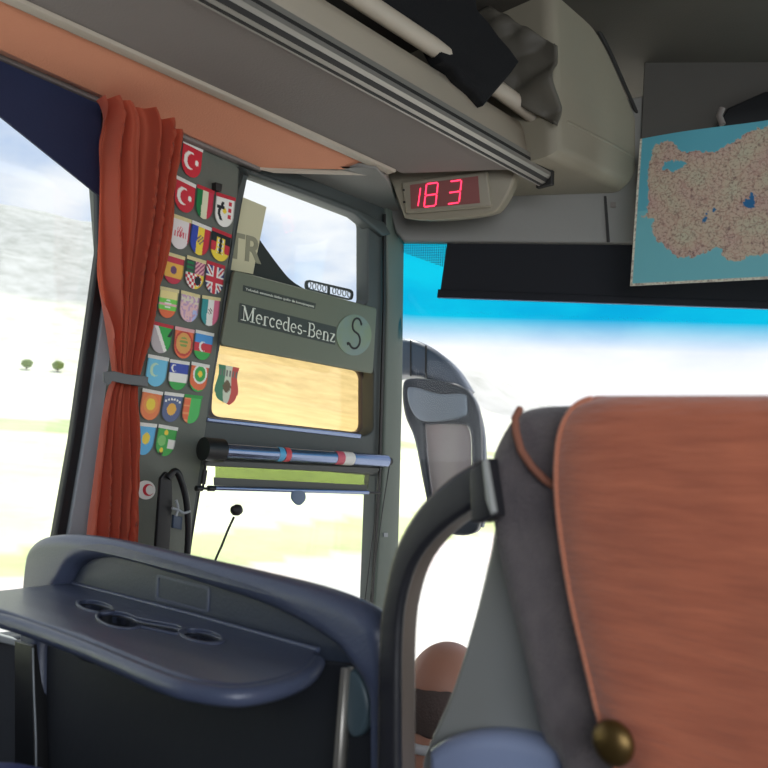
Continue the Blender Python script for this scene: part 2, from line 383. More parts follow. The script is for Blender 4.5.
# beige outer face, curving inward towards its upper lip
fp = [(-1.08, .03), (-1.083, .06), (-1.09, .10), (-1.10, .125), (-1.12, .135), (-1.13, .12), (-1.10, .03)]
yext('outer_face', fp, -1.3, 1.78, MT['cream'], LR, True)
tb = [(-1.09, y, ZR + .165) for y in (-1.3, .5, 1.4, 1.52)] + [(-1.08, 1.60, ZR + .152), (-1.058, 1.665, ZR + .128), (-1.045, 1.69, ZR + .10)]
tube('hand_rail', tb, .021, MT['cream'], LR, 14)
box('rail_mount', (-1.13, 1.655, ZR + .055), (-1.03, 1.725, ZR + .115), MT['cream'], LR, .02, 4)
plate('lower_trim', [(-80, 16), (0, 53), (130, 110), (262, 167), (262, 171), (130, 115), (0, 58), (-80, 21)], Plane((-1.525, 0, 1.99), (1, 0, 0)), .02, MT['rack_grey'], LR, bevel=.003)
# rack interior back
yext('inner_wall', [(-1.50, .02), (-1.52, .2), (-1.50, .355), (-1.56, .355), (-1.56, .02)], -1.3, 1.75, MT['dark'], LR)
# end housing, a rounded shell closing the rack at the front
def rbox(name, a, b, m, parent, rad, seg=8):
    return box(name, a, b, m, parent, rad, seg)
SD = Plane((-1.0, 2, 2), (1, 0, 0))
ho = [(550, -60), (566, -22), (582, 3), (606, 40), (626, 85), (641, 122), (647, 150), (642, 174), (628, 189), (556, 154)]
hq = smoothpoly([SD.uv(SD.hit(x, y)) for x, y in ho[:-1]], 4) + [SD.uv(SD.hit(*ho[-1]))]
hq = [p for p in hq]
eh = prism2d('end_housing', [hq], SD, .58, MT['beige'], LR, .035, 0, 6)
tube('housing_ridge', [SD.hit(566, 122, -.004), SD.hit(600, 139, -.003), SD.hit(633, 157, -.004)], .006, MT['beige'], eh, 8)
# cover seam on ceiling around housing
tube('housing_seam', [SD.hit(x, y, .002) for x, y in smoothpoly([(562, -25), (579, 0), (604, 40), (624, 84), (640, 122), (645, 150), (641, 172)], 4)], .005, MT['dark'], LR, 6)
# soffit between rack and driver window
struct(plate('trim_13', [(240, 166), (266, 178), (358, 167), (376, 169), (388, 182), (400, 214), (450, 224), (404, 240), (392, 222), (330, 196)], Plane((0, 0, 1.975), (0, 0, -1), (0, 1, 0)), .02, MT['header']))
_B, _C = oc[1] + Vector((-.03, -.02, 0)), oc[2] + Vector((0, -.006, 0)); _d = [_B, _C, _C + Vector((.01, .035, 0)), _B + Vector((.02, .045, 0))]
struct(meshobj('trim_14', [p + Vector((0, 0, -.006)) for p in _d] + [p + Vector((0, 0, .006)) for p in _d], [(0, 1, 2, 3), (7, 6, 5, 4), (0, 4, 5, 1), (1, 5, 6, 2), (2, 6, 7, 3), (3, 7, 4, 0)], MT['cream']))
struct(plate('trim_15', smoothpoly([(242, 166), (300, 186), (355, 207), (385, 222)], 4) + [(392, 234), (384, 236), (355, 213), (300, 192), (250, 174)], WALL, .05, MT['frame'], off=.02, bevel=.008))

# ================================================================== CLOCK
CK = thing('digital_clock', 'beige digital clock with red glowing numbers under the rack end', 'clock')
CP = Plane(UNDER.hit(447, 230), (.40, -.85, -.30))
CP = Plane((-1.30, 1.60, 1.93), (.42, -.85, -.28))
plate('housing', smoothpoly([(384, 173), (392, 185), (402, 212), (408, 219), (440, 220), (485, 215), (500, 207), (512, 185), (518, 164)], 4) + [(500, 161), (450, 165), (400, 168)], CP, .10, MT['beige'], CK, bevel=.008, off=0)
plate('bezel', [(401, 182), (487, 170), (492, 207), (406, 214)], CP, .03, MT['beige'], CK, bevel=.006, off=.014, rnd=.008)
plate('display', [(410, 185), (478, 176), (480, 203), (411, 209)], CP, .004, MT['led_bg'], CK, off=.0155)
for (x0, y0, x1, y1, segs) in ((429, 184, 436, 207, 'ABCDEFG'), (452.5, 181.5, 461, 204, 'ABCDG')):
    # seven-segment digits slanting like the photographed readout
    w = 10; sl = -3
    X = x0 - 6; 
    def pt(u, v, X0=x0, Y0=y0, X1=x1, Y1=y1): # u,v 0..1
        x = X0 - 5 + u * 11.5 + (1 - v) * 2.5; y = Y0 + v * (Y1 - Y0) - (u) * 1.5
        return (x, y)
    seg = {'A': ((0, 0), (1, 0)), 'B': ((1, 0), (1, .5)), 'C': ((1, .5), (1, 1)), 'D': ((0, 1), (1, 1)), 'E': ((0, .5), (0, 1)), 'F': ((0, 0), (0, .5)), 'G': ((0, .5), (1, .5))}
    vsx = []; fsx = []
    for s_ in segs:
        a, b = seg[s_]; pa = CP.hit(*pt(*a), .017); pb = CP.hit(*pt(*b), .017); d = (pb - pa).normalized(); pa += d * .0016; pb -= d * .0016
        n_ = CP.n.cross(d) * .0016
        k = len(vsx); vsx += [pa - n_, pb - n_, pb + n_, pa + n_]; fsx.append((k, k + 1, k + 2, k + 3))
    if x0 < 440:   # the narrow leading figure one
        pa = CP.hit(420.5, 188, .017); pb = CP.hit(418, 206, .017)
        d = (pb - pa).normalized(); n_ = CP.n.cross(d) * .0013; k = len(vsx); vsx += [pa - n_, pb - n_, pb + n_, pa + n_]; fsx.append((k, k + 1, k + 2, k + 3))
    meshobj('digit', vsx, fsx, MT['led'], CK)
for p in ((403.5, 190), (404, 202)):
    plate('button', roundpoly([(p[0] - 1, p[1] - 1), (p[0] + 1, p[1] - 1), (p[0] + 1, p[1] + 1), (p[0] - 1, p[1] + 1)], .5), CP, .004, MT['dark'], CK, off=.016)

# ================================================================== JACKET + BAG ON RACK
JP = Plane((-1.055, 1.4, 2.15), (1, -.15, -.1))
jl = [(350, -60), (395, -30), (430, -60), (474, -20), (480, 8), (500, 35), (520, 62), (503, 84), (486, 105), (474, 92), (459, 80), (452, 68), (442, 62), (434, 42), (415, 22), (395, 12), (370, -8)]
jk = plate('jacket', jl, JP, .05, MT['black'], bevel=.012, off=.0)
bm = bmesh.new(); bm.from_mesh(jk.data); bmesh.ops.subdivide_edges(bm, edges=bm.edges[:], cuts=1)
for v in bm.verts: v.co += JP.n * .012 * noise.noise(v.co * 14)
bm.to_mesh(jk.data); bm.free()
tag(jk, 'black garment sleeve draped over the cream rack hand rail', 'jacket')
BP = Plane((-1.12, 1.60, 2.2), (.15, -1, -.1))
q = quad((490, 10), (560, 48), (560, 128), (440, 60), BP)
def bagf(u, v):
    p = q(u, v); return p + BP.n * (.012 * math.sin(7 * v + 5 * u * u) + .03 * noise.noise(p * 14) + .012 * abs(math.sin(11 * (u + .6 * v))) + .02 * math.sin(u * math.pi))
bg = thing('fabric_bag', 'crumpled grey fabric bag on the rack behind the black garment', 'bag')
grid('cloth', bagf, 28, 28, MT['bag'], bg, True, .008)
tube('seam', [bagf(.96, t / 12) + BP.n * .004 for t in range(13)], .002, MT['dark'], bg, 6)

# ================================================================== MAP
MPP = Plane((-.92, 1.93, 1.7), (.22, -.97, -.04))
mq = quad((640, 139), (905, 98), (905, 272), (630, 286), MPP)
land = [(700, 100), (628, 125), (590, 135), (560, 160), (500, 190), (480, 210), (430, 205), (380, 210), (340, 200), (330, 175), (260, 180), (250, 200), (240, 240), (232, 300), (240, 350), (235, 400), (218, 420), (260, 430), (250, 460), (270, 500), (320, 530), (350, 560), (420, 550), (440, 540), (500, 520), (520, 560), (560, 570), (600, 550), (700, 540), (800, 520), (1100, 520), (1100, 100)]
marm = [(285, 262), (300, 240), (330, 235), (375, 240), (380, 250), (330, 272)]
def inside(p, poly):
    x, y = p; c = False; j = len(poly) - 1
    for i in range(len(poly)):
        xi, yi = poly[i]; xj, yj = poly[j]
        if (yi > y) != (yj > y) and x < (xj - xi) * (y - yi) / (yj - yi) + xi: c = not c
        j = i
    return c
def mapcol(u, v):
    if u < .008 or v > .985: return srgb(225, 222, 200)
    # back to the sheet coordinates used for the coast outline
    xT = 200 + u * 880; xB = 172 + u * 915; yT = 165 - u * 135; yB = 650 - u * 45
    x = xT * (1 - v) + xB * v; y = yT * (1 - v) + yB * v
    nx = x + 9 * noise.noise(Vector((x * .06, y * .06, 1))) + 5 * noise.noise(Vector((x * .2, y * .2, 3))); ny = y + 9 * noise.noise(Vector((x * .06, y * .06, 5))) + 4 * noise.noise(Vector((x * .2, y * .2, 7)))
    for (cx, cy, r) in ((600, 375, 19), (610, 350, 9), (447, 432, 8), (480, 396, 8), (455, 410, 5), (800, 300, 14), (700, 440, 8)):
        if (nx - cx) ** 2 + (ny - cy) ** 2 < r * r: return srgb(40, 110, 160)
    if inside((nx, ny), land) and not inside((nx, ny), marm):
        t = noise.noise(Vector((x * .012, y * .012, 9)))
        a = Vector(srgb(204, 184, 160)); b = Vector(srgb(200, 196, 168)); g = Vector(srgb(202, 172, 158))
        return tuple(a + (b - a) * max(0, t) * 1.5 + (g - a) * max(0, -t) * 1.5)
    return srgb(96, 178, 194) if v < .5 else srgb(118, 192, 200)
mm = bpy.data.materials.new('printed_map_paper'); mm.use_nodes = True; N = mm.node_tree.nodes; L = mm.node_tree.links
a = N.new('ShaderNodeAttribute'); a.attribute_name = 'Col'; b = N['Principled BSDF']; b.inputs['Roughness'].default_value = .35
tc = N.new('ShaderNodeTexCoord')
mpn = N.new('ShaderNodeMapping'); L.new(tc.outputs['Object'], mpn.inputs[0])
nn = N.new('ShaderNodeTexNoise'); nn.inputs['Scale'].default_value = 30; L.new(mpn.outputs[0], nn.inputs[0])
ad = N.new('ShaderNodeMix'); ad.data_type = 'RGBA'; ad.inputs['Factor'].default_value = .03; L.new(mpn.outputs[0], ad.inputs['A']); L.new(nn.outputs['Color'], ad.inputs['B'])
vo = N.new('ShaderNodeTexVoronoi'); vo.feature = 'DISTANCE_TO_EDGE'; vo.inputs['Scale'].default_value = 52; L.new(ad.outputs['Result'], vo.inputs['Vector'])
rp = N.new('ShaderNodeValToRGB'); rp.color_ramp.elements[0].position = .03; rp.color_ramp.elements[0].color = (1, 1, 1, 1); rp.color_ramp.elements[1].position = .07; rp.color_ramp.elements[1].color = (0, 0, 0, 1)
L.new(vo.outputs['Distance'], rp.inputs[0])
sr = N.new('ShaderNodeSeparateColor'); L.new(a.outputs['Color'], sr.inputs[0])
gt = N.new('ShaderNodeMath'); gt.operation = 'GREATER_THAN'; gt.inputs[1].default_value = .4; L.new(sr.outputs[0], gt.inputs[0])
mu = N.new('ShaderNodeMath'); mu.operation = 'MULTIPLY'; L.new(rp.outputs[0], mu.inputs[0]); L.new(gt.outputs[0], mu.inputs[1])
m6 = N.new('ShaderNodeMath'); m6.operation = 'MULTIPLY'; m6.inputs[1].default_value = .28; L.new(mu.outputs[0], m6.inputs[0])
mc = N.new('ShaderNodeMix'); mc.data_type = 'RGBA'; L.new(m6.outputs[0], mc.inputs['Factor']); L.new(a.outputs['Color'], mc.inputs['A']); mc.inputs['B'].default_value = srgb(150, 60, 70) + (1,)
# tiny town specks
v2 = N.new('ShaderNodeTexNoise'); v2.inputs['Scale'].default_value = 160; v2.inputs['Detail'].default_value = 4; L.new(mpn.outputs[0], v2.inputs[0])
r2 = N.new('ShaderNodeValToRGB'); r2.color_ramp.elements[0].position = .3; r2.color_ramp.elements[0].color = (.45, .38, .42, 1); r2.color_ramp.elements[1].position = .5; r2.color_ramp.elements[1].color = (1, 1, 1, 1)
L.new(v2.outputs['Fac'], r2.inputs[0]); m7 = N.new('ShaderNodeMix'); m7.data_type = 'RGBA'; m7.blend_type = 'MULTIPLY'; L.new(gt.outputs[0], m7.inputs['Factor'])
L.new(mc.outputs['Result'], m7.inputs['A']); L.new(r2.outputs[0], m7.inputs['B']); L.new(m7.outputs['Result'], b.inputs['Base Color'])
WM = thing('wall_map', 'printed road map of land and teal seas hung below the ceiling', 'map')
grid('sheet', lambda u, v: mq(u, v) + MPP.n * .006 * math.sin(u * 9) * (1 - v), 260, 160, mm, WM, True, 0, mapcol)
grid('backing', lambda u, v: mq(u, v) + MPP.n * (.006 * math.sin(u * 9) * (1 - v) - .003), 20, 4, MT['white'], WM, True)
tube('hanger_clip', [mq(.345, -.01), mq(.33, -.07), mq(.34, -.12)], .008, MT['rack_grey'], WM, 8)
# black plate standing in for the darkness of a recess above the map
struct(plate('trim_16', [(716, 128), (728, 108), (764, 92), (900, 66), (900, 96), (768, 124)], WIND, .02, MT['black_pl'], off=.10, bevel=.004))

# ================================================================== CURTAIN
CT = thing('curtain', 'orange curtain gathered by a grey band beside the side window', 'curtain')
lft = [(66, 70), (104, 106), (104, 150), (104, 200), (102, 260), (107, 320), (111, 360), (113, 378), (108, 392), (101, 430), (94, 490), (86, 545), (78, 620)]
rgt = [(170, 92), (180, 134), (178, 180), (173, 240), (163, 290), (152, 335), (143, 362), (139, 378), (137, 392), (138, 430), (136, 490), (135, 545), (134, 620)]
def interp(tab, y):
    for (x0, y0), (x1, y1) in zip(tab, tab[1:]):
        if y <= y1: 
            t = (y - y0) / (y1 - y0); return x0 + (x1 - x0) * t
    return tab[-1][0]
yl = [(a, b) for a, b in smoothpoly(lft, 8)]; yr = [(a, b) for a, b in smoothpoly(rgt, 8)]
CPL = Plane((-1.52, 0, 1.2), (1, 0, -.07))
def curt(u, v):
    y = 98 + v * 490
    yy = y + u * 34 * (1 - v)              # top edge slopes with the rack
    a = CPL.hit(interp(yl, y), y); b2 = CPL.hit(interp(yr, yy), yy)
    p = a * (1 - u) + b2 * u
    w = (b2 - a).length
    g = 1 - math.exp(-((y - 380) / 60) ** 2) * .6
    ph = 2 * math.pi * (5.2 * u + .35 * math.sin(v * 5) + .25 * math.sin(v * 9 + u * 6))
    amp = .018 * g * (.7 + .5 * noise.noise(Vector((u * 4, v * 3, 0))))
    return p + CPL.n * (amp * 2.0 * (1 - 2 * abs(math.sin(ph / 2)) ** .8) + .006 * math.sin(ph * 2.3 + 1) + .012 * math.sin(math.pi * u)) 
grid('cloth', curt, 110, 80, MT['curtain'], CT, True)
tbp = pathpx([(103, 377), (112, 378), (126, 380), (143, 383), (146, 384)], CPL, .03)
TP = Plane((-1.52, 0, 1.2), (1, 0, -.07))
plate('tieback_band', [(104, 372), (114, 371), (126, 374), (145, 377), (144, 386), (126, 384), (112, 381), (111, 384), (107, 385), (104, 381)], TP, .006, MT['band'], CT, off=.048, bevel=.0015)
plate('hook', [(141, 375), (149, 377), (148, 387), (141, 386)], TP, .05, MT['band'], CT, off=.046, bevel=.003)

# ================================================================== FLAG STICKERS
Wt = srgb(240, 238, 228); RD = srgb(205, 40, 55); BK = srgb(20, 20, 22); GN = srgb(50, 170, 70); DG = srgb(20, 120, 60); BL = srgb(50, 70, 170); YE = srgb(245, 215, 60); OR = srgb(235, 110, 60); SK = srgb(110, 195, 225); PK = srgb(240, 180, 180); CR = srgb(235, 220, 160)
def crescent(x, y, cx, cy, r, fg, bg, d=.35):
    if (x - cx) ** 2 + (y - cy) ** 2 < r * r and (x - cx - r * d) ** 2 + (y - cy) ** 2 > (r * .8) ** 2: return fg
    return bg
def dot(x, y, cx, cy, r): return (x - cx) ** 2 + (y - cy) ** 2 < r * r
def turk(x, y):
    if dot(x, y, .76, .47, .09): return Wt
    return crescent(x, y, .42, .47, .3, Wt, RD)
def stripes3(a, b, c): return lambda x, y: a if x < .34 else b if x < .67 else c
def spain(x, y): return srgb(110, 70, 110) if dot(x, y, .5, .48, .15) else (srgb(200, 50, 70) if y < .24 or y > .76 else srgb(235, 180, 70))
def uk(x, y):
    dx = abs(x - .5); dy = abs(y - .5)
    if dx < .09 or dy < .09: return RD
    if dx < .16 or dy < .16: return Wt
    k = abs(dx - dy)
    return RD if k < .05 else Wt if k < .14 else srgb(60, 50, 120)
def germ(x, y):
    base = BK if y < .34 else RD if y < .67 else YE
    if abs(x - .5) < .22 and .15 < y < .75:
        return YE if abs(x - .5) > .15 or (int(y * 18) % 3 == 0 and abs(x - .5) > .05) else BK if abs(x - .5) < .09 else Wt
    return base
def figure(x, y):
    if abs(x - .3 - .08 * math.sin(y * 9)) < .07 and .15 < y < .8: return BK
    if abs(y - .35) < .06 and .1 < x < .5: return BK
    if abs(x - .75) < .09 and .1 < y < .75 and int(y * 13) % 3: return RD
    return YE if dot(x, y, .5, .45, .1) else Wt
def pinkcrest(x, y): return srgb(215, 90, 100) if (abs(y - .5) < .1 and abs(x - .5) < .3 and int(x * 14) % 2) or (dot(x, y, .5, .4, .16) and int(x * 18 + y * 9) % 2) else (srgb(200, 60, 80) if x > .9 or x < .08 else srgb(232, 224, 220))
def romania(x, y): return srgb(90, 70, 110) if dot(x, y, .52, .45, .17) and int((x + y) * 14) % 2 else stripes3(BL, YE, RD)(x, y)
def mixed(x, y):
    if y < .45: return DG if x < .4 and int(y * 12) % 2 else srgb(60, 70, 60) if x < .5 else srgb(160, 60, 110) if int((x + y) * 12) % 2 else PK
    return (BK if dot(x, y, .68, .68, .16) else RD if (int(x * 8) + int(y * 9)) % 2 else Wt) if x < .55 or dot(x, y, .68, .68, .2) else YE
def bulg(x, y): return srgb(240, 225, 150) if y < .3 else (Wt if dot(x, y, .5, .5, .18) and int(y * 16) % 2 else OR if y > .7 else PK if abs(y - .5) < .04 else srgb(120, 215, 80))
def serb(x, y): return srgb(200, 160, 190) if noise.noise(Vector((x * 9, y * 9, 2))) > .1 else (srgb(180, 190, 230) if x > .7 and y > .5 else srgb(232, 190, 186) if y > .3 else srgb(225, 215, 190))
def mex(x, y): return srgb(130, 110, 100) if dot(x, y, .5, .45, .12) and int((x * 3 + y) * 16) % 2 else stripes3(srgb(50, 150, 150), Wt, srgb(225, 110, 140))(x, y)
def diag(x, y): return BK if x > .75 and y < .35 and x + y * .6 < 1.12 and x + y * .6 > .96 else (Wt if abs(x - .18 - y * .65) < .09 else (GN if x > .18 + y * .65 else srgb(190, 180, 180)) )
def orem(x, y): return srgb(200, 60, 45) if .38 < math.hypot(x - .5, y - .45) < .46 else (srgb(130, 160, 70) if dot(x, y, .5, .42, .2) and int(y * 14) % 2 else srgb(225, 160, 80) if dot(x, y, .5, .45, .38) else OR)
def azer(x, y): return crescent(x, y, .48, .48, .2, Wt, srgb(70, 150, 215) if y < .34 else RD if y < .67 else GN)
def uzb(x, y): return crescent(x, y, .25, .2, .14, Wt, BL if y < .38 else Wt if y < .72 else GN)
def swirl(x, y):
    r = math.hypot(x - .55, y - .3)
    return OR if .38 < r < .62 else Wt if .3 < r < .38 else YE if r < .12 else GN
def kyrg(x, y): return YE if dot(x, y, .5, .42, .22) else (srgb(240, 150, 70) if .22 < math.hypot(x - .5, y - .42) < .34 else srgb(238, 128, 70))
def kos(x, y):
    for i in range(6):
        if dot(x, y, .15 + i * .14, .22 - .08 * math.sin(math.pi * i / 5), .05): return Wt
    return srgb(240, 180, 70) if dot(x, y, .5, .52, .23) else srgb(86, 100, 140)
def turkm(x, y): return srgb(70, 190, 90) if x > .38 else OR if int(y * 14) % 4 else srgb(240, 150, 90)
def kaz(x, y): return YE if dot(x, y, .55, .42, .2) else srgb(90, 180, 225)
def gcrest(x, y): return Wt if x > .6 and .38 < y < .7 else (YE if dot(x, y, .35, .8, .09) or dot(x, y, .45, .15, .1) else srgb(130, 200, 110) if dot(x, y, .3, .45, .2) else BK if dot(x, y, .35, .9, .1) else srgb(60, 170, 70))
def lblue(x, y): return crescent(x, y, .42, .4, .24, srgb(190, 225, 190), SK)
FL = [
 ((183, 139), (203, 149), (190, 177), turk, Wt, 'red crescent and star shield sticker, topmost beside the curtain'),
 ((176, 175), (196, 185), (183, 212), turk, Wt, 'red crescent and star shield sticker, second from top beside the curtain'),
 ((197, 184), (214.5, 191), (203, 219), stripes3(DG, srgb(225, 225, 190), srgb(205, 50, 75)), RD, 'green, white and red striped shield sticker right of the second crescent one'),
 ((216, 192), (235.5, 198), (223, 227), figure, RD, 'white shield sticker with a black figure and red marks near window frame'),
 ((171.5, 213), (191.5, 220), (178, 249), pinkcrest, CR, 'white shield sticker with a pale pink crest beside the curtain'),
 ((192, 220), (211.5, 228), (198, 255), romania, Wt, 'blue, yellow and red striped shield sticker with dark emblem'),
 ((212, 227), (231.5, 235), (218.5, 261), germ, RD, 'black, red and gold shield sticker with an eagle crest'),
 ((165, 251), (185, 257), (172, 284), spain, CR, 'red and yellow banded shield sticker with a small emblem'),
 ((187, 255), (206, 261), (193, 289), mixed, CR, 'multicoloured shield sticker with dark green top and checkered red quarter'),
 ((206.5, 260), (225, 266), (213, 294), uk, RD, 'union cross shield sticker in red, white and blue'),
 ((160, 286), (179, 290), (166, 318), bulg, CR, 'shield sticker with cream top, bright green middle and orange base'),
 ((181, 290), (200, 295), (187.5, 322), serb, CR, 'pale pink shield sticker with faint mottled crest'),
 ((202, 295), (220.5, 298), (208.5, 326), mex, CR, 'teal, white and pink striped shield sticker with grey emblem'),
 ((153, 321), (173.5, 326), (159, 353), diag, RD, 'green shield sticker crossed by a white diagonal stripe'),
 ((175, 326), (194.5, 330), (182, 358.5), orem, PK, 'orange shield sticker with a round green and yellow emblem'),
 ((195.5, 329.5), (214, 333.5), (201, 360), azer, Wt, 'blue, red and green banded shield sticker with white crescent'),
 ((148, 354), (169, 358), (154, 386.5), lblue, Wt, 'light blue shield sticker with a pale green crescent'),
 ((170, 359), (189.5, 362), (176.5, 390), uzb, Wt, 'blue, white and green banded shield sticker'),
 ((191.5, 361.5), (209.5, 365), (196.5, 392), swirl, Wt, 'green shield sticker with an orange and white swirl'),
 ((142.5, 388), (163, 392), (148, 420), kyrg, Wt, 'orange shield sticker with a yellow sun beside the curtain'),
 ((164.5, 391.5), (184, 394), (169, 422), kos, Wt, 'slate blue shield sticker with yellow blob under an arc of stars'),
 ((184.5, 394), (202.5, 396), (189, 423.5), turkm, GN, 'shield sticker split into orange left and green right'),
 ((138, 422), (157, 424), (142, 455), kaz, Wt, 'sky blue shield sticker with yellow sun, lowest beside the curtain'),
 ((158.5, 424), (178, 427.5), (163, 456), gcrest, Wt, 'green shield sticker with gold crest and white square, lowest row'),
]
def profile(t):   # half width at depth t, flat sides then a round foot
    return 1 if t < .55 else math.sqrt(max(0, 1 - ((t - .55) / .45) ** 2))
for (a, b_, c, fn, strip, lab) in FL:
    A = WALL.hit(*a, .004); B = WALL.hit(*b_, .004); C = WALL.hit(*c, .004)
    U = B - A; mid = (A + B) / 2
    V = C - (mid + U * 0.0); 
    root = thing('flag_sticker', lab, 'sticker', 'shield flag stickers on the wall panel')
    def pos(u, v, lift=0, U=U, V=V, mid=mid):
        return mid + U * ((u - .5)) + V * v + WALL.n * lift
    def ff(u, v, V=V, U=U, mid=mid):
        t = .1 + .9 * v; w = max(profile(v), .02)
        return pos(.5 + (u - .5) * w * .96, t, .001)
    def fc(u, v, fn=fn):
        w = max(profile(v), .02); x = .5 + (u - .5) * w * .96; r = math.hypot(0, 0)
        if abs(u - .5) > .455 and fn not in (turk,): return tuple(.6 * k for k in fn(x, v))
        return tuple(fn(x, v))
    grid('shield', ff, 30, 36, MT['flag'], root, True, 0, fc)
    sm_ = mat('header_strip_print', strip, .4, ns=120, amt=.25)
    grid('header_strip', lambda u, v: pos(u, v * .115, .0015), 1, 1, sm_, root, False)
# round crescent sticker
cs = thing('round_sticker', 'white round sticker with a red crescent low on wall panel', 'sticker')
cc = [(146 + 9.5 * math.cos(t / 24 * 2 * math.pi), 490 + 9.5 * math.sin(t / 24 * 2 * math.pi)) for t in range(24)]
plate('disc', cc, WALL, .003, MT['white'], cs, off=.0045)
cr_ = [(148.5 + 5.6 * math.cos(t), 490 + 6 * math.sin(t)) for t in [R(40 + i * 14) for i in range(21)]] + [(150 + 4.2 * math.cos(t), 490 + 4.8 * math.sin(t)) for t in [R(320 - i * 14) for i in range(21)]]
plate('crescent', cr_, WALL, .002, mat('red_print', RD, .4), cs, off=.0055)
# small hook on panel
tag(plate('coat_hook', [(216, 182), (223, 184), (222, 191), (216, 190)], WALL, .02, MT['dark'], off=.018, bevel=.003), 'small dark hook above the white shield sticker on wall panel', 'hook')

# ================================================================== NAME PANEL
NP = thing('name_panel', 'grey green panel with silver brand lettering between the window openings', 'panel')
PP = Plane((-1.575, 0, 1.2), (1, 0, -.07))
plate('board', [(234.5, 270), (377, 308), (373, 374), (221, 345)], PP, .012, MT['panelgreen'], NP, bevel=.003, rnd=.01)
plate('letter_plate', [(240, 303), (336.5, 327), (335, 345), (238, 322)], PP, .003, MT['plaque'], NP, off=.001)
plate('notice_plate', [(243.5, 285), (316, 303.5), (315, 309), (243, 291)], PP, .003, MT['plaque'], NP, off=.001)
# hand drawn roman lettering: strokes (x0,y0,...) with width
def arc(cx, cy, rx, ry, a0, a1, n=12): return [(cx + rx * math.cos(R(a0 + (a1 - a0) * i / n)), cy + ry * math.sin(R(a0 + (a1 - a0) * i / n))) for i in range(n + 1)]
T, H = .13, .05
def serif(x, y, w=.2): return ([(x - w, y), (x + w, y)], H)
G = {
 'M': (1.15, [([(.2, 0), (.2, 1)], H), ([(.2, 1), (.57, .05)], T), ([(.57, .05), (.92, 1)], H), ([(.92, 1), (.92, 0)], T), serif(.2, 0), serif(.92, 0), serif(.12, 1, .1), serif(1.0, 1, .12)]),
 'e': (.62, [(arc(.3, .33, .22, .31, 0, 300), .085), ([(.08, .35), (.52, .35)], H)]),
 'r': (.5, [([(.15, 0), (.15, .66)], T), (arc(.32, .46, .17, .18, 180, 50), H), ([(.40, .58), (.42, .6)], .1), serif(.15, 0, .15)]),
 'c': (.56, [(arc(.3, .33, .22, .31, 50, 310), .095), ([(.42, .55), (.44, .52)], .1)]),
 'd': (.66, [([(.5, 0), (.5, 1)], T), (arc(.28, .32, .21, .3, 60, 300), .085), ([(.38, 1), (.5, 1)], H), ([(.5, 0), (.64, 0)], H)]),
 's': (.5, [(arc(.25, .49, .15, .155, 30, 250, 10) + arc(.25, .17, .17, .165, 75, -160, 10), .085)]),
 '-': (.42, [([(.06, .3), (.34, .3)], .08)]),
 'B': (.8, [([(.2, 0), (.2, 1)], T), ([(.05, 1), (.4, 1)], H), (arc(.4, .76, .24, .24, 90, -90), .09), (arc(.42, .26, .28, .26, 90, -90), .1), ([(.05, 0), (.42, 0)], H), ([(.2, .51), (.42, .51)], H)]),
 'n': (.7, [([(.15, 0), (.15, .66)], T), (arc(.34, .42, .19, .23, 170, 0), .06), ([(.53, .42), (.53, 0)], T), serif(.15, 0, .14), serif(.53, 0, .14)]),
 'z': (.56, [([(.08, .63), (.48, .63)], H), ([(.46, .63), (.1, .02)], T), ([(.08, .02), (.5, .02)], H), ([(.5, .02), (.5, .14)], H)]),
 'S': (.7, [(arc(.36, .74, .2, .22, 20, 250, 14) + arc(.34, .26, .25, .25, 78, -150, 14), .06), ([(.12, .14), (.02, .1)], .09), ([(.54, .82), (.58, .8)], .08)]),
}
def strokes(name, s, o, ux, uy, h, m, parent, tot=None):
    adv = sum(G[c][0] for c in s); sx = (tot / adv) if tot else h
    vs = []; fs = []; x = 0
    for c in s:
        for pl, w in G[c][1]:
            P = [Vector(((x + p[0]) * sx, p[1] * h)) for p in pl]
            k0 = len(vs)
            for i, p in enumerate(P):
                d = (P[min(i + 1, len(P) - 1)] - P[max(i - 1, 0)]); d.normalize(); nn_ = Vector((-d.y, d.x)) * w * h / 2
                for q_ in (p + nn_, p - nn_): vs.append(o + ux * q_.x + uy * q_.y)
            for i in range(len(P) - 1): fs.append((k0 + 2 * i, k0 + 2 * i + 1, k0 + 2 * i + 3, k0 + 2 * i + 2))
        x += G[c][0]
    ob = meshobj(name, vs, fs, m, parent); md = ob.modifiers.new('t', 'SOLIDIFY'); md.thickness = .0012; return ob
o0 = PP.hit(241, 319.5, .003); o1_ = PP.hit(335, 342.5, .003); up_ = PP.hit(242, 305, .003) - o0
strokes('brand_lettering', 'Mercedes-Benz', o0, (o1_ - o0).normalized(), up_.normalized(), up_.length * .98, MT['letter'], NP, (o1_ - o0).length)
o0 = PP.hit(245.5, 290, .0025); o1_ = PP.hit(314, 307.5, .0025); 
tx = text('notice_text', 'Yolculuk esnasında lütfen şoför ile konuşmayınız', PP, o0, o1_ - o0, .0085, MT['letter'], NP)
wx = max((v.co - o0).dot((o1_ - o0).normalized()) for v in tx.data.vertices); kx = (o1_ - o0).length / wx; ux = (o1_ - o0).normalized()
for v in tx.data.vertices: d = v.co - o0; v.co += ux * d.dot(ux) * (kx - 1) 
# round S badge
BR_ = 17.5
bc = [(354 + BR_ * math.cos(t / 32 * 2 * math.pi), 335 + (BR_ + 3) * math.sin(t / 32 * 2 * math.pi)) for t in range(32)]
bmx = mat('iridescent_badge', srgb(118, 140, 156), .25, c2=srgb(142, 152, 92), ns=14, amt=0)
plate('round_badge', bc, PP, .003, bmx, NP, off=.002)
o0 = PP.hit(346.5, 347, .0035); o1_ = PP.hit(361.5, 350.5, .0035); up_ = PP.hit(350.5, 315, .0035) - o0
strokes('badge_letter', 'S', o0, (o1_ - o0).normalized(), up_.normalized(), up_.length, MT['dark'], NP, (o1_ - o0).length)

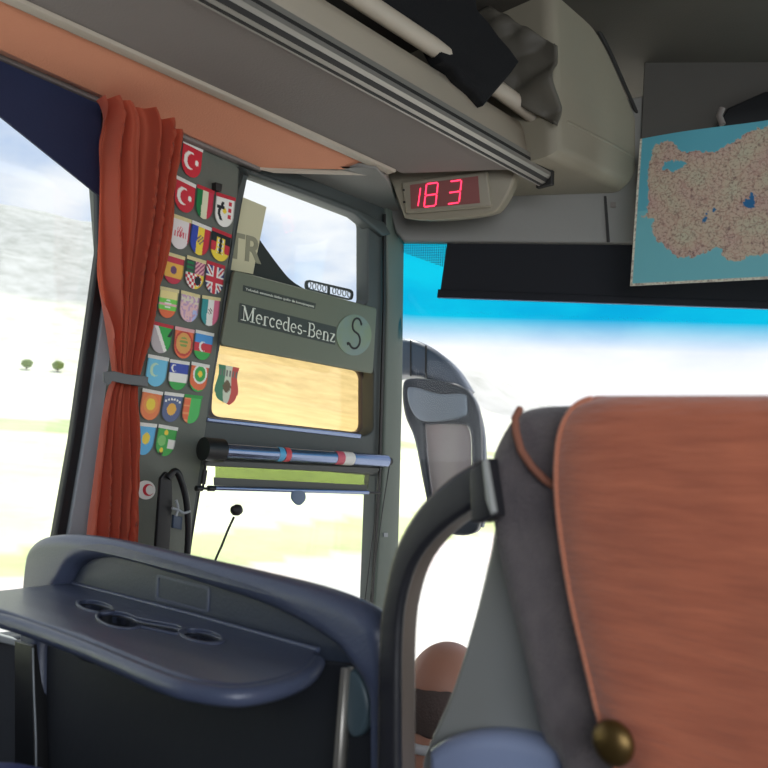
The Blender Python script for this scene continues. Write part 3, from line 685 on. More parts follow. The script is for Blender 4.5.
# TR card in the upper pane
GL = Plane(WALL.at(0, 0, -.06), WALL.n); GLp = WALL
TR = thing('letter_card', 'cream card printed with grey capitals TR in the upper pane', 'card')
plate('card', [(240, 196), (266.5, 207), (253, 274), (222, 268)], GLp, .002, MT['tr_sign'], TR, off=-.052)
o0 = GLp.hit(226.5, 256, -.0510); o1_ = GLp.hit(257, 262.5, -.0510); up_ = GLp.hit(236.5, 231, -.051) - o0
tt = text('printed_letters', 'TR', GLp, o0, o1_ - o0, .090, MT['tr_letter'], TR, .0004, sx=.95, fat=.0022)
# latch capsule sticker
LS = thing('window_latch', 'small clear capsule shaped vent latch in corner of the upper pane', 'latch')
cap = lambda dx, dy, k: roundpoly([(306 + dx, 279 + dy), (354 - dx, 290 + dy * 1), (353 - dx, 301 - dy), (305.5 + dx, 290 - dy)], 5)
plate('rim', [cap(0, 0, 0), cap(2, 2, 0)], WALL, .006, MT['frame'], LS, off=-.058)
for i in range(9):
    x = 309.5 + i * 5 ; y = 285.0 + i * 1.15
    if i == 4: plate('divider', [(x - .8, y - 5), (x + .8, y - 4.5), (x + .6, y + 6), (x - 1, y + 5.6)], WALL, .006, MT['frame'], LS, off=-.056); continue
    plate('slot', [[(x + 2.1 * math.cos(t), y + 3.6 * math.sin(t)) for t in [j * math.pi / 5 for j in range(10)]], [(x + 1.4 * math.cos(t), y + 2.7 * math.sin(t)) for t in [j * math.pi / 5 for j in range(10)]]], WALL, .002, MT['sill'], LS, off=-.060)
# crest sticker on middle pane
def crestc(u, v):
    if dot(u, v, .5, .55, .17): return srgb(110, 90, 60)
    if .12 < v < .28 and int(u * 12) % 2: return srgb(120, 120, 110)
    return stripes3(srgb(70, 140, 100), srgb(220, 225, 200), srgb(215, 80, 70))(u, v)
KS = thing('crest_sticker', 'green, white and red scalloped crest sticker on the middle pane', 'sticker')
def crs(u, v):
    w = (1 - .12 * math.sin(v * math.pi * 2.2)) if v < .75 else max(.02, math.sqrt(max(0, 1 - ((v - .75) / .27) ** 2)))
    x = 227 + (u - .5) * 21 * w - (v - .5) * 4; y = 366 + v * 37 + (u - .5) * 4
    return WALL.hit(x, y, -.056)
grid('crest', crs, 24, 30, MT['flag'], KS, True, 0, crestc)

# ================================================================== ROLLER SHADE ON DRIVER WINDOW
RS = thing('roller_shade', 'blue grey roller shade tube with cords across driver side window', 'roller shade')
RP = Plane((-1.545, 0, 1.2), (1, 0, -.07))
h = RP.hit
A = h(214, 450); B = h(386, 461)
rt = tube('roller_tube', [A, B], .0175, MT['tube'], RS, 20)
plate('cassette', [(208, 460), (384, 468), (374, 474), (206, 466)], RP, .02, MT['strapgrey'], RS, bevel=.003, off=-.006)
tube('end_cap', [h(203, 449), h(222, 450.5)], .027, MT['black_pl'], RS, 20)
tube('end_cap', [B, h(390, 461.5)], .012, MT['black_pl'], RS, 14)
def ring(x0, x1, m):
    f = lambda x: A + (B - A) * ((x - 214) / 172)
    tube('sticker_band', [f(x0), f(x1)], .0181, m, rt, 20, cap=False)
ring(268, 273, mat('cyan_print', srgb(90, 180, 225), .4)); ring(274, 279, mat('red_print_a', srgb(225, 80, 90), .4))
ring(326, 334, mat('red_print_b', srgb(220, 90, 110), .4)); ring(334, 345, MT['white'])
plate('shade_cloth', [(216, 462), (370, 470), (368, 489), (216, 480)], RP, .003, MT['shade'], RS, off=-.01)
plate('shade_fringe', [(215, 477.5), (367, 485), (367, 491), (215, 485.5)], RP, .005, MT['strapgrey'], RS, off=-.009)
tube('bottom_bar', [h(215, 488), h(368, 492.5)], .0055, MT['tube'], RS, 12)
tube('bar_pin', [h(198, 488.5), h(216, 488.5)], .003, MT['black_pl'], RS, 8)
tube('bar_pin', [h(368, 492.5), h(381, 493)], .003, MT['black_pl'], RS, 8)
for x in (199, 211): 
    tube('knob', [h(x - 3, 488.3), h(x + 3, 488.5)], .0065, MT['black_pl'], RS, 12)
plate('pull_tab', smoothpoly([(294, 491), (304, 491.5), (306, 499), (301, 505), (296, 504), (292, 498)], 4, True), RP, .006, mat('blue_grey_tab', srgb(100, 122, 150), .4), RS, bevel=.002, off=.006)
tube('cord', [h(206, 462), h(204, 478), h(203, 488)], .0028, MT['dark'], RS, 8)
tube('cord_sleeve', [h(205, 470), h(203, 484)], .006, MT['dark'], RS, 10)
tube('cord', [h(200, 488), h(193, 530), h(186, 580)], .0018, MT['dark'], RS, 8)
tube('cord', [h(390, 462), h(384, 500), h(370, 600), h(366, 640)], .0016, MT['black_pl'], RS, 8)
tube('cord', [h(380, 468), h(377, 500), h(365, 600), h(362, 640)], .0016, MT['black_pl'], RS, 8)
# lower window inner post seen at right of the opening
struct(plate('trim_17', [(373, 478), (379, 478), (372, 640), (367, 640)], WALL, .02, MT['frame'], off=-.02))

# ================================================================== MICROPHONE + STRAP LOOP
MC = thing('gooseneck_microphone', 'thin black gooseneck microphone rising against the bright lower window', 'microphone')
MP = Plane((-1.42, 0, 1.2), (1, 0, 0))
tube('stem', pathpx([(234, 517), (228, 530), (222, 545), (214, 565), (208, 600), (206, 660)], MP), .0025, MT['dark'], MC, 8)
c = MP.hit(237, 510)
tube('head', [c + Vector((0, -.014, -.004)), c + Vector((0, -.010, -.002)), c, c + Vector((0, .008, .002)), c + Vector((0, .012, .003))], [.004, .010, .0125, .010, .004], MT['dark'], MC, 14)
box('foot', MP.hit(206, 660) - Vector((.03, .03, .01)), MP.hit(206, 660) + Vector((.03, .03, .01)), MT['black_pl'], MC, .005)
HS = thing('strap_loop', 'looped black strap hanging on the wall panel below the stickers', 'strap')
SP = Plane((-1.555, 0, 1.2), (1, 0, -.07))
plate('strap', [(161, 478), (167, 471), (172, 476), (173, 500), (170, 548), (168, 640), (154, 640), (156, 548), (159, 505)], SP, .012, MT['black_pl'], HS, bevel=.003, rnd=.006)
tube('loop', pathpx([(168, 478), (175, 471), (181, 480), (187, 505), (188, 545), (182, 600)], SP, .006), .0075, MT['black_pl'], HS, 10)
tube('clasp', pathpx([(172, 508), (178, 510), (184, 513), (190, 511)], SP, .012), .003, MT['sill'], HS, 8)
tube('clasp', pathpx([(176, 500), (178, 508), (176, 516)], SP, .012), .003, MT['sill'], HS, 8)
plate('buckle', [(174, 515), (183, 517), (182, 530), (173, 528)], SP, .01, mat('slate_buckle', srgb(70, 84, 104), .4), HS, bevel=.002)

# ================================================================== PARTITION WITH TRAY
PT = thing('seat_back', 'slate blue moulded seat back with open tray and cup holders', 'seat back')
rim = smoothpoly([(14, 900), (16, 680), (18, 620), (21, 572), (28, 545), (50, 535), (100, 538), (180, 556), (250, 572), (310, 587), (350, 602), (372, 618), (381, 640), (386, 700), (388, 900)], 5)
inn = smoothpoly([(366, 900), (366, 740), (360, 692), (346, 668), (325, 643), (268, 610), (200, 586), (150, 570), (110, 559), (84, 559), (68, 567), (58, 584), (42, 612), (36, 660), (34, 900)], 5)
plate('rim', [rim + inn], BACK, .038, MT['bluepl'], PT, bevel=.02, off=.012, bres=6)
ip = smoothpoly([(342, 900), (342, 740), (352, 672), (342, 634), (325, 608), (280, 590), (200, 566), (130, 549), (100, 546), (70, 550), (50, 575), (40, 640), (34, 900)], 5)
pn = plate('recessed_panel', ip, BACK, .012, MT['slate2'], PT, off=-.012)
plate('label_outline', [roundpoly([(156, 574), (209, 587), (208, 613), (155, 600)], 3), roundpoly([(158, 577), (207, 589.5), (206, 610.5), (157, 597.5)], 3)], BACK, .003, MT['bluepl'], PT, off=-.0105)
plate('lower_panel', [(38, 630), (350, 664), (372, 720), (376, 1000), (36, 1000), (36, 760)], BACK, .02, MT['darkpanel'], PT, off=-.006, bevel=.003)
plate('panel_edge_strip', [(341, 668), (345, 669), (338, 768), (330, 900), (326, 900), (333, 768)], BACK, .012, MT['alu'], PT, off=.012)
plate('side_cover', smoothpoly([(348, 670), (360, 680), (367, 705), (364, 728), (354, 738), (346, 730), (344, 700)], 4, True), BACK, .02, mat('grey_green_cover', srgb(74, 92, 100), .4), PT, bevel=.005, off=.004)
plate('support_post', [(14, 640), (32, 645), (36, 900), (14, 900)], BACK, .03, MT['black_pl'], PT, off=.016, bevel=.004)
tube('cable', [BACK.hit(x, y, .02) for x, y in ((33, 648), (34, 690), (36, 740), (37, 900))], .0015, MT['sill'], PT, 6)
# tray : horizontal board with cup wells
ZT = 1.2 - .186
TPn = Plane((0, 0, ZT), (0, 0, 1), (0, 1, 0))
outl = smoothpoly([(-60, 596), (0, 590), (68, 582)], 3)[:-1] + [(68, 582), (190, 614), (318, 650)] + smoothpoly([(317, 656), (305, 668), (280, 678), (240, 684), (200, 680), (165, 670)], 4) + [(165, 670), (80, 636), (0, 610), (-60, 604)]
def ell(cx, cy, rx, ry, n=24, tilt=0): return [(cx + rx * math.cos(t) , cy + ry * math.sin(t) + tilt * rx * math.cos(t)) for t in [2 * math.pi * i / n for i in range(n)]]
def circ3(px, py, r, n=28):
    c = TPn.uv(TPn.hit(px, py)); return [(c[0] + r * math.cos(2 * math.pi * i / n), c[1] + r * math.sin(2 * math.pi * i / n)) for i in range(n)]
def pxl(lp): return [TPn.uv(TPn.hit(x, y)) for x, y in lp]
holes_uv = [pxl(ell(96, 606.5, 17, 5.2, 28, .16)), pxl(ell(202, 636, 20, 6, 28, .16))]
def keyp(k):
    a = [(119 + 21 * k * math.cos(R(t)), 620 + 7.5 * k * math.sin(R(t)) + .16 * 21 * k * math.cos(R(t))) for t in range(25, 336, 12)]
    b = [(172 + 11 * k * math.cos(R(t)), 629 + 4.2 * k * math.sin(R(t)) + .16 * 11 * k * math.cos(R(t))) for t in range(-90, 91, 15)]
    return pxl(a + b)
key = keyp(1)
holes_uv.append(key)
tray = [[TPn.uv(TPn.hit(x, y)) for x, y in outl]]
TRY = prism2d('tray_table', tray + holes_uv, TPn, .02, MT['bluepl'], PT, .006, 0, 4)
def shrink(lp, k, c=None):
    c = c or (sum(p[0] for p in lp) / len(lp), sum(p[1] for p in lp) / len(lp)); return [(c[0] + (p[0] - c[0]) * k, c[1] + (p[1] - c[1]) * k) for p in lp]
for lp in holes_uv[:2]:
    prism2d('cup_well', [shrink(lp, 1.2), shrink(lp, .97)], TPn, .003, MT['bluepl'], TRY, .001, .0015)
    prism2d('well_bottom', [shrink(lp, 1.05)], TPn, .004, MT['rubber'], TRY, 0, -.06)
    prism2d('well_wall', [shrink(lp, 1.12), shrink(lp, 1.0)], TPn, .06, MT['darkpanel'], TRY, 0, -.004)
key2 = keyp(1.14)
prism2d('cup_well', [key2, key], TPn, .003, MT['bluepl'], TRY, .001, .0015)
prism2d('well_bottom', [key2], TPn, .004, MT['slate2'], TRY, 0, -.03)
prism2d('well_wall', [key2, key], TPn, .03, MT['darkpanel'], TRY, 0, -.004)
fedge = [TPn.hit(x, y) for x, y in smoothpoly([(-60, 606), (0, 613), (80, 639), (165, 673), (200, 682), (240, 686), (280, 679), (306, 668), (317, 655)], 5)]
tube('front_edge', [p - Vector((0, 0, .009)) for p in fedge], .009, MT['bluepl'], TRY, 12)
tube('back_edge_line', [TPn.hit(x, y, .001) for x, y in ((68, 582), (190, 614), (318, 650))], .003, MT['bluepl'], TRY, 8)
struct(plate('trim_18', [(-60, 618), (18, 640), (18, 647), (-60, 628)], WALL, .03, MT['sill'], off=.02, bevel=.004))  # pale strip added to stand in for the bright highlight on the sill
# feet of the seat back
box('foot_frame', (-1.42, .63, 0), (-1.36, .66, .9), MT['black_pl'], PT, .01)
box('foot_frame', (-.78, .63, 0), (-.72, .66, .9), MT['black_pl'], PT, .01)

# ================================================================== ORANGE COVERED SEAT
ST = thing('passenger_seat', 'charcoal seat with orange corduroy headrest cover and dark grab handle', 'seat')
SB = Plane((0, .60, 0), (0, -1, 0))
sg = smoothpoly([(560, 1000), (552, 790), (530, 740), (512, 660), (493, 585), (482, 530), (477, 490), (481, 455), (493, 428), (506, 411), (528, 404), (570, 402)], 5) + [(640, 398), (900, 398), (930, 430), (930, 1000)]
plate('backrest', sg, SB, .12, MT['seatgrey'], ST, bevel=.03, off=-.004, bres=7)
# cover material : corduroy
om = mat('orange_corduroy', srgb(204, 116, 82), .95, c2=srgb(150, 76, 52), ns=26, bump=.0, stretch=(.6, 1, 5), sheen=.5)
N = om.node_tree.nodes; L = om.node_tree.links; b = N['Principled BSDF']
tc = [n for n in N if n.type == 'TEX_COORD'][0]
n1 = N.new('ShaderNodeTexNoise'); n1.inputs['Scale'].default_value = 120; n1.inputs['Detail'].default_value = 4
mp1 = N.new('ShaderNodeMapping'); mp1.inputs['Scale'].default_value = (.35, 1, 3.0); L.new(tc.outputs['Object'], mp1.inputs[0]); L.new(mp1.outputs[0], n1.inputs[0])
bp = N.new('ShaderNodeBump'); bp.inputs['Strength'].default_value = .5; bp.inputs['Distance'].default_value = .004; L.new(n1.outputs['Fac'], bp.inputs['Height']); L.new(bp.outputs[0], b.inputs['Normal'])
lft_c = smoothpoly([(596, 398), (582, 402), (572, 410), (563, 426), (558, 450), (557, 490), (562, 540), (572, 600), (586, 660), (601, 722), (617, 768), (646, 880)], 8)
def Lx(y):
    for (x0, y0), (x1, y1) in zip(lft_c, lft_c[1:]):
        if y <= y1: return x0 + (x1 - x0) * max(0, (y - y0)) / max(1e-6, y1 - y0)
    return lft_c[-1][0]
def coverf(u, v, lift=0):
    if v < .8:
        y = 398 + (880 - 398) * (1 - v / .8) ** 1.6
        a = Lx(y); x = a + (930 - a) * u ** 1.5
        e = math.exp(-(u ** 1.5) * 22) + math.exp(-(y - 398) / 10.0) * .9
        return SB.hit(x, y, .024 - .016 * min(1.2, e) + lift + .003 * noise.noise(Vector((x * .012, y * .008, 0))))
    t = (v - .8) / .2; p = SB.hit(596 + (930 - 596) * u ** 1.5, 398, .004)
    return p + Vector((0, .13 * t, .003 * math.sin(t * math.pi)))
cover = grid('headrest_cover', coverf, 90, 110, om, ST, True)
sd_ = cover.modifiers.new('solid', 'SOLIDIFY'); sd_.thickness = .004; sd_.offset = 0
hm = mat('orange_hem', srgb(216, 134, 102), .95, bump=.5, bs=300, sheen=.5)
tube('cover_piping', [coverf(0.008, v / 60, .002) for v in range(0, 48)], .0032, hm, cover, 8)
tube('stitch_line', [coverf(0.04, v / 60, .0018) for v in range(0, 46)], .0012, hm, cover, 6)
tube('head_strap', [SB.hit(x, y, o_) for x, y, o_ in ((520, 409, -.014), (515, 418, -.004), (516, 432, .0), (521, 450, .001), (532, 467, .001), (546, 481, .001), (558, 488, .001))], .0036, mat('brown_orange_piping', srgb(150, 96, 76), .9), ST, 8)
bc_ = SB.hit(613, 743, .030)
bt = bmesh.new(); bmesh.ops.create_uvsphere(bt, u_segments=24, v_segments=12, radius=1)
for v in bt.verts: v.co = bc_ + Vector((v.co.x * .0165, v.co.y * .010, v.co.z * .0165))
me = bpy.data.meshes.new('snap_button'); bt.to_mesh(me); bt.free(); link('snap_button', me, MT['brass'], cover, True)
# side shell of the seat
plate('side_shell', smoothpoly([(493, 520), (486, 560), (470, 625), (450, 690), (426, 745), (420, 762)], 4) + [(420, 900), (600, 900), (590, 700), (520, 520)], Plane((0, .655, 0), (0, -1, 0)), .03, MT['seatplastic'], ST, bevel=.008)
plate('armrest_hinge', smoothpoly([(424, 750), (445, 738), (480, 732), (520, 736), (560, 748)], 4) + [(570, 900), (424, 900)], Plane((0, .63, 0), (0, -1, 0)), .05, mat('blue_grey_shell', srgb(156, 170, 204), .35), ST, bevel=.015)
# grab handle
outer_h = smoothpoly([(478, 460), (446, 480), (417, 509), (394, 550), (383, 597), (378, 640), (376, 768), (376, 900)], 4)
inner_h = smoothpoly([(440, 900), (436, 766), (419, 738), (417.5, 700), (418.5, 660), (423, 597), (436, 561), (462, 535), (492, 516)], 4)
mid_h = smoothpoly([(399, 900), (396, 768), (396, 700), (397, 640), (402, 597), (416, 558), (446, 525), (490, 497)], 4)
HPl = Plane((0, .585, 0), (0, -1, 0))
gh = plate('grab_handle', [outer_h + mid_h], HPl, .030, MT['handle_in'], ST, bevel=.004, bres=4)
plate('handle_grip', [outer_h + mid_h], HPl, .012, MT['handle_dk'], gh, bevel=.0055, off=.002, bres=5)
plate('handle_collar', [(469, 470), (486, 458), (494, 515), (480, 523), (470, 522)], HPl, .02, MT['handle_dk'], gh, off=.005, bevel=.003)
plate('collar_ring', [(481, 461), (485, 459), (494, 512), (490, 515), (485, 500)], HPl, .007, MT['seatplastic'], gh, off=.011, bevel=.002)
# seat pan and leg below
box('seat_cushion', (-.55, .64, .38), (-.02, 1.0, .50), MT['seatgrey'], ST, .03)
box('pedestal', (-.42, .66, 0), (-.12, .9, .39), MT['black_pl'], ST, .01)
box('lower_back', (-.50, .60, .36), (-.04, .70, .75), MT['seatgrey'], ST, .02)

# ================================================================== DOOR MIRROR OUTSIDE
MI = thing('wing_mirror', 'large grey wing mirror on curved arm outside the windshield', 'mirror')
plate('arm', smoothpoly([(380, 342), (405, 337), (430, 346), (452, 364), (468, 388)], 4) + [(458, 400), (440, 384), (420, 376), (404, 374), (380, 376)], MIRR, .16, MT['mirrorcase'], MI, bevel=.03, bres=5)
plate('arm_seam', [(425, 345), (426.5, 345.5), (426.5, 378), (425, 378)], MIRR, .01, MT['dark'], MI, off=.003)
plate('arm_seam', [(410, 340), (411, 340), (411, 376), (410, 376)], MIRR, .01, MT['dark'], MI, off=.003)
m_out = smoothpoly([(402, 386), (410, 378), (440, 380), (462, 386), (474, 400), (480, 424), (481, 470), (480, 520), (472, 534), (450, 534), (432, 520), (424, 490), (414, 440), (404, 414)], 4, True)
m_h1 = smoothpoly([(424, 430), (428, 424), (460, 424), (468, 428), (471, 445), (470, 500), (462, 508), (436, 506), (430, 490)], 3, True)
plate('casing', [m_out, m_h1], MIRR, .08, MT['mirrordk'], MI, bevel=.014, off=.02, bres=4)
plate('casing_side', smoothpoly([(466, 388), (478, 410), (484, 440), (485, 500), (482, 528)], 3) + [(474, 520), (476, 440), (470, 405)], MIRR, .06, MT['mirrorcase'], MI, bevel=.01, off=-.02)
mg = plate('main_mirror', [(x, y) for x, y in m_h1], MIRR, .01, MT['mirror'], MI, off=-.01)
plate('road_line_reflection', [(457, 431), (463, 432), (440, 506), (432, 500)], MIRR, .002, MT['white'], mg, off=-.008)
bpy.data.objects.remove(bpy.data.objects['road_line_reflection'])
m_h2 = smoothpoly([(407, 391), (413, 387), (440, 394), (464, 394), (467, 405), (465, 416), (440, 421), (420, 420), (410, 408)], 4, True)
plate('wide_angle_mirror', m_h2, MIRR, .02, MT['mirror2'], MI, bevel=.006, off=.026)

# ================================================================== DRIVER
DR = Vector((-1.125, 1.40, 0))
HT = 1.2 - .352
def skinbody(name, joints, edges, m, parent=None, sub=2):
    me = bpy.data.meshes.new(name); me.from_pydata([j[0] for j in joints], edges, []); me.update()
    o = link(name, me, m, parent)
    sk = o.modifiers.new('s', 'SKIN'); sk.use_smooth_shade = True
    for i, j in enumerate(joints):
        me.skin_vertices[0].data[i].radius = j[1] if isinstance(j[1], tuple) else (j[1], j[1])
        me.skin_vertices[0].data[i].use_root = (i == 0)
    sb = o.modifiers.new('b', 'SUBSURF'); sb.levels = sub; sb.render_levels = sub
    dg = bpy.context.evaluated_depsgraph_get(); m2 = bpy.data.meshes.new_from_object(o.evaluated_get(dg))
    o.modifiers.clear(); o.data = m2; m2.materials.clear(); m2.materials.append(m)
    for p in m2.polygons: p.use_smooth = True
    return o
def P(x, y, z): return (DR.x + x, DR.y + y, HT + z)
DV = thing('driver', 'person driving, seen from behind, balding head above a white collar and dark jacket', 'person')
J = [(P(0, .02, -.84), .15), (P(0, -.02, -.68), .14), (P(0, -.03, -.52), .15), (P(0, -.01, -.36), .135), (P(0, 0, -.27), .088), (P(0, .005, -.2), .078), (P(0, .015, -.15), .075),
     (P(-.17, 0, -.35), .07), (P(-.23, .06, -.58), .05), (P(-.18, .3, -.52), .04), (P(-.16, .36, -.50), .03),
     (P(.17, 0, -.35), .07), (P(.23, .06, -.58), .05), (P(.18, .3, -.52), .04), (P(.16, .36, -.50), .03),
     (P(-.1, .08, -.86), .09), (P(-.12, .42, -.86), .07), (P(-.12, .47, -1.24), .05), (P(-.12, .56, -1.3), .04),
     (P(.1, .08, -.86), .09), (P(.12, .42, -.86), .07), (P(.12, .47, -1.24), .05), (P(.12, .56, -1.3), .04)]
E = [(0, 1), (1, 2), (2, 3), (3, 4), (4, 5), (5, 6), (3, 7), (7, 8), (8, 9), (9, 10), (3, 11), (11, 12), (12, 13), (13, 14), (0, 15), (15, 16), (16, 17), (17, 18), (0, 19), (19, 20), (20, 21), (21, 22)]
body = skinbody('body', J, E, MT['skin'], DV)
jacket = skinbody('clothing', [(a, r * 1.1 if not isinstance(r, tuple) else r) for a, r in J[:4]] + [(P(0, -.005, -.225), .11)] + [(a, r * 1.15) for a, r in (J[7], J[8], J[9])] + [(a, r * 1.15) for a, r in (J[11], J[12], J[13])] + [(a, r * 1.1) for a, r in J[15:]],
    [(0, 1), (1, 2), (2, 3), (3, 4), (3, 5), (5, 6), (6, 7), (3, 8), (8, 9), (9, 10), (0, 11), (11, 12), (12, 13), (13, 14), (0, 15), (15, 16), (16, 17), (17, 18)], MT['navyjacket'], DV)
# head as a shaped ellipsoid with face
bmh = bmesh.new(); bmesh.ops.create_uvsphere(bmh, u_segments=40, v_segments=30, radius=1)
hc = Vector(P(0, .03, -.115))
for v in bmh.verts:
    x, y, z = v.co
    s = 1 - .28 * max(0, -z) ** 1.5
    nx = x * .086 * s; ny = y * .104 * (1 - .1 * max(0, -z)); nz = z * .118
    if y > .5:   # nose, brow, eye sockets, mouth, chin
        ny += .022 * math.exp(-((x / .14) ** 2) - ((z + .18) / .22) ** 2)
        ny -= .010 * (math.exp(-(((x - .36) / .16) ** 2) - ((z - .02) / .1) ** 2) + math.exp(-(((x + .36) / .16) ** 2) - ((z - .02) / .1) ** 2))
        ny += .006 * math.exp(-((z - .2) / .08) ** 2) - .004 * math.exp(-((x / .3) ** 2) - ((z + .52) / .04) ** 2)
        ny += .008 * math.exp(-((x / .3) ** 2) - ((z + .85) / .15) ** 2)
    v.co = hc + Vector((nx, ny, nz))
me = bpy.data.meshes.new('head'); bmh.to_mesh(me); bmh.free(); hd = link('head', me, MT['skin'], DV, True)
for s in (-1, 1):
    er = bmesh.new(); bmesh.ops.create_uvsphere(er, u_segments=16, v_segments=12, radius=1)
    for v in er.verts: v.co = hc + Vector((s * .087 + v.co.x * .009 + s * .008 * max(0, -v.co.y), v.co.y * .019, -.008 + v.co.z * .032))
    me = bpy.data.meshes.new('ear'); er.to_mesh(me); er.free(); link('ear', me, MT['skin'], hd, True)
    er = bmesh.new(); bmesh.ops.create_uvsphere(er, u_segments=12, v_segments=8, radius=.011)
    for v in er.verts: v.co += hc + Vector((s * .028, .080, .003))
    me = bpy.data.meshes.new('eye'); er.to_mesh(me); er.free(); link('eye', me, MT['shirt'], hd, True)
# hair fringe round the back and sides
def hairf(u, v):
    a = R(-205 + 230 * u) ; z = .30 - v * (.78 + .10 * noise.noise(Vector((u * 9, 0, 0)))) + .05 * noise.noise(Vector((u * 14, 3, 0))) * (1 - v)
    rz = math.sqrt(max(0, 1 - z * z)); s = 1 - .28 * max(0, -z) ** 1.5
    k = 1.035 + .02 * noise.noise(Vector((u * 30, v * 20, 0))); 
    return hc + Vector((math.cos(a) * rz * .086 * s * k, math.sin(a) * rz * .104 * (1 - .1 * max(0, -z)) * k, z * .118))
grid('hair', hairf, 40, 16, MT['hair'], DV, True, .006)
tube('shirt_collar', [Vector(P(0, .01, -.188)) + Vector((math.cos(t) * .086, math.sin(t) * .086, .010 * math.sin(t))) for t in [i * math.pi / 12 for i in range(24)]], .010, MT['shirt'], DV, 10, closed=True)
for s in (-1, 1):
    hand = Vector(P(s * .16, .39, -.49))
    js = [((hand.x, hand.y - .03, hand.z), .024), ((hand.x, hand.y + .03, hand.z + .01), (.036, .016))]; ed = [(0, 1)]
    hnd = skinbody('hand', js, ed, MT['skin'], DV, 1)
    for k, ln in enumerate((.030, .036, .034, .027)):
        x = hand.x + (k - 1.5) * .017; b0_ = (x, hand.y + .045, hand.z + .012)
        skinbody('finger', [(b0_, .0085), ((x, b0_[1] + ln, b0_[2] + .002), .008), ((x, b0_[1] + ln + .006, b0_[2] - ln * .8), .007), ((x, b0_[1] + ln - .014, b0_[2] - ln * 1.2), .006)], [(0, 1), (1, 2), (2, 3)], MT['skin'], hnd, 1)
    x = hand.x - s * .03
    skinbody('thumb', [((x, hand.y, hand.z), .010), ((x - s * .014, hand.y + .03, hand.z), .009), ((x - s * .012, hand.y + .055, hand.z - .004), .007)], [(0, 1), (1, 2)], MT['skin'], hnd, 1)
DS = thing('swivel_chair', 'dark swivel chair behind the person at the wheel', 'seat')
box('seat_cushion', (DR.x - .25, 1.25, -.16), (DR.x + .25, 1.75, -.10), MT['seatgrey'], DS, .02)
box('backrest', (DR.x - .25, 1.1, -.14), (DR.x + .25, 1.185, .46), MT['seatgrey'], DS, .03)
box('pedestal', (DR.x - .18, 1.3, -.5), (DR.x + .18, 1.65, -.16), MT['black_pl'], DS, .01)
SW = thing('steering_wheel', 'black steering wheel held by the person driving', 'steering wheel')
sc = Vector((DR.x, DR.y + .47, HT - .50)); t1 = Vector((1, 0, 0)); t2 = Vector((0, .75, .66))
t2 = Vector((0, .45, .89)).normalized()
tube('rim', [sc + t1 * .2 * math.cos(t) + t2 * .2 * math.sin(t) for t in [i * math.pi / 20 for i in range(40)]], .013, MT['black_pl'], SW, 10, closed=True)
for a_ in (0, 120, 240): tube('spoke', [sc, sc + t1 * .2 * math.cos(R(a_ - 30)) + t2 * .2 * math.sin(R(a_ - 30))], .01, MT['black_pl'], SW, 8)
tube('column', [sc, sc + Vector((0, .12, -.3)), sc + Vector((0, .12, -.8))], .03, MT['black_pl'], SW, 10)

# ================================================================== BLUE KNEE (own clothing at bottom left)
kn = pathpx([(-60, 775), (0, 785), (45, 800)], Plane((0, .35, 0), (0, -1, 0)))
kb = bmesh.new(); bmesh.ops.create_uvsphere(kb, u_segments=32, v_segments=20, radius=1)
kc = Plane((0, .33, 0), (0, -1, 0)).hit(-16, 868)
for v in kb.verts: v.co = kc + Vector((v.co.x * .14, v.co.y * .11, v.co.z * .082))
me = bpy.data.meshes.new('bag'); kb.to_mesh(me); kb.free()
ko = link('knee', me, MT['blueknee'], None, True); tag(ko, 'rounded royal blue cloth shape at bottom left corner under the tray', 'knee')

# ================================================================== OUTSIDE
def hill(x, y):
    # lateral distance on the left of the road drives the rise
    ang = math.degrees(math.atan2(-x, y)) if (x or y) else 0      # bearing left of forward
    d = math.hypot(x, y)
    lat = -x
    z = -1.4
    if d > 25:
        rise = max(0, min(1, (d - 25) / 240)); z += rise * 30 * max(0, min(1, (ang - 8) / 45))
    hh = 0
    if d > 200:
        k = min(1, (d - 200) / 380); k = k * k * (3 - 2 * k)
        w = max(0.0, min(1, (ang - 18) / 45)); 
        hh = k * (118 * w * w * (3 - 2 * w) + 14) * (1 + .22 * noise.noise(Vector((x * .006, y * .006, 0))))
        hh += k * 6 * noise.noise(Vector((x * .03, y * .03, 2)))
    return z + hh
gm = bpy.data.materials.new('fields_and_hills'); gm.use_nodes = True; N = gm.node_tree.nodes; L = gm.node_tree.links; b = N['Principled BSDF']; b.inputs['Roughness'].default_value = 1; b.inputs['Specular IOR Level'].default_value = 0
a = N.new('ShaderNodeAttribute'); a.attribute_name = 'Col'
tc = N.new('ShaderNodeTexCoord'); no = N.new('ShaderNodeTexNoise'); no.inputs['Scale'].default_value = .12; no.inputs['Detail'].default_value = 8; no.inputs['Roughness'].default_value = .7; L.new(tc.outputs['Object'], no.inputs[0])
rp = N.new('ShaderNodeValToRGB'); rp.color_ramp.elements[0].position = .35; rp.color_ramp.elements[0].color = (.72, .73, .70, 1); rp.color_ramp.elements[1].position = .6; rp.color_ramp.elements[1].color = (1, 1, 1, 1); L.new(no.outputs['Fac'], rp.inputs[0])
mx = N.new('ShaderNodeMix'); mx.data_type = 'RGBA'; mx.blend_type = 'MULTIPLY'; mx.inputs['Factor'].default_value = 1; L.new(a.outputs['Color'], mx.inputs['A']); L.new(rp.outputs[0], mx.inputs['B']); L.new(mx.outputs['Result'], b.inputs['Base Color'])
NA, NR = 240, 150
def polar(u, v):
    an = R(-60 + 190 * u); d = 1.5 * (900 / 1.5) ** v
    x = -math.sin(an) * d; y = math.cos(an) * d
    return Vector((x, y, hill(x, y)))
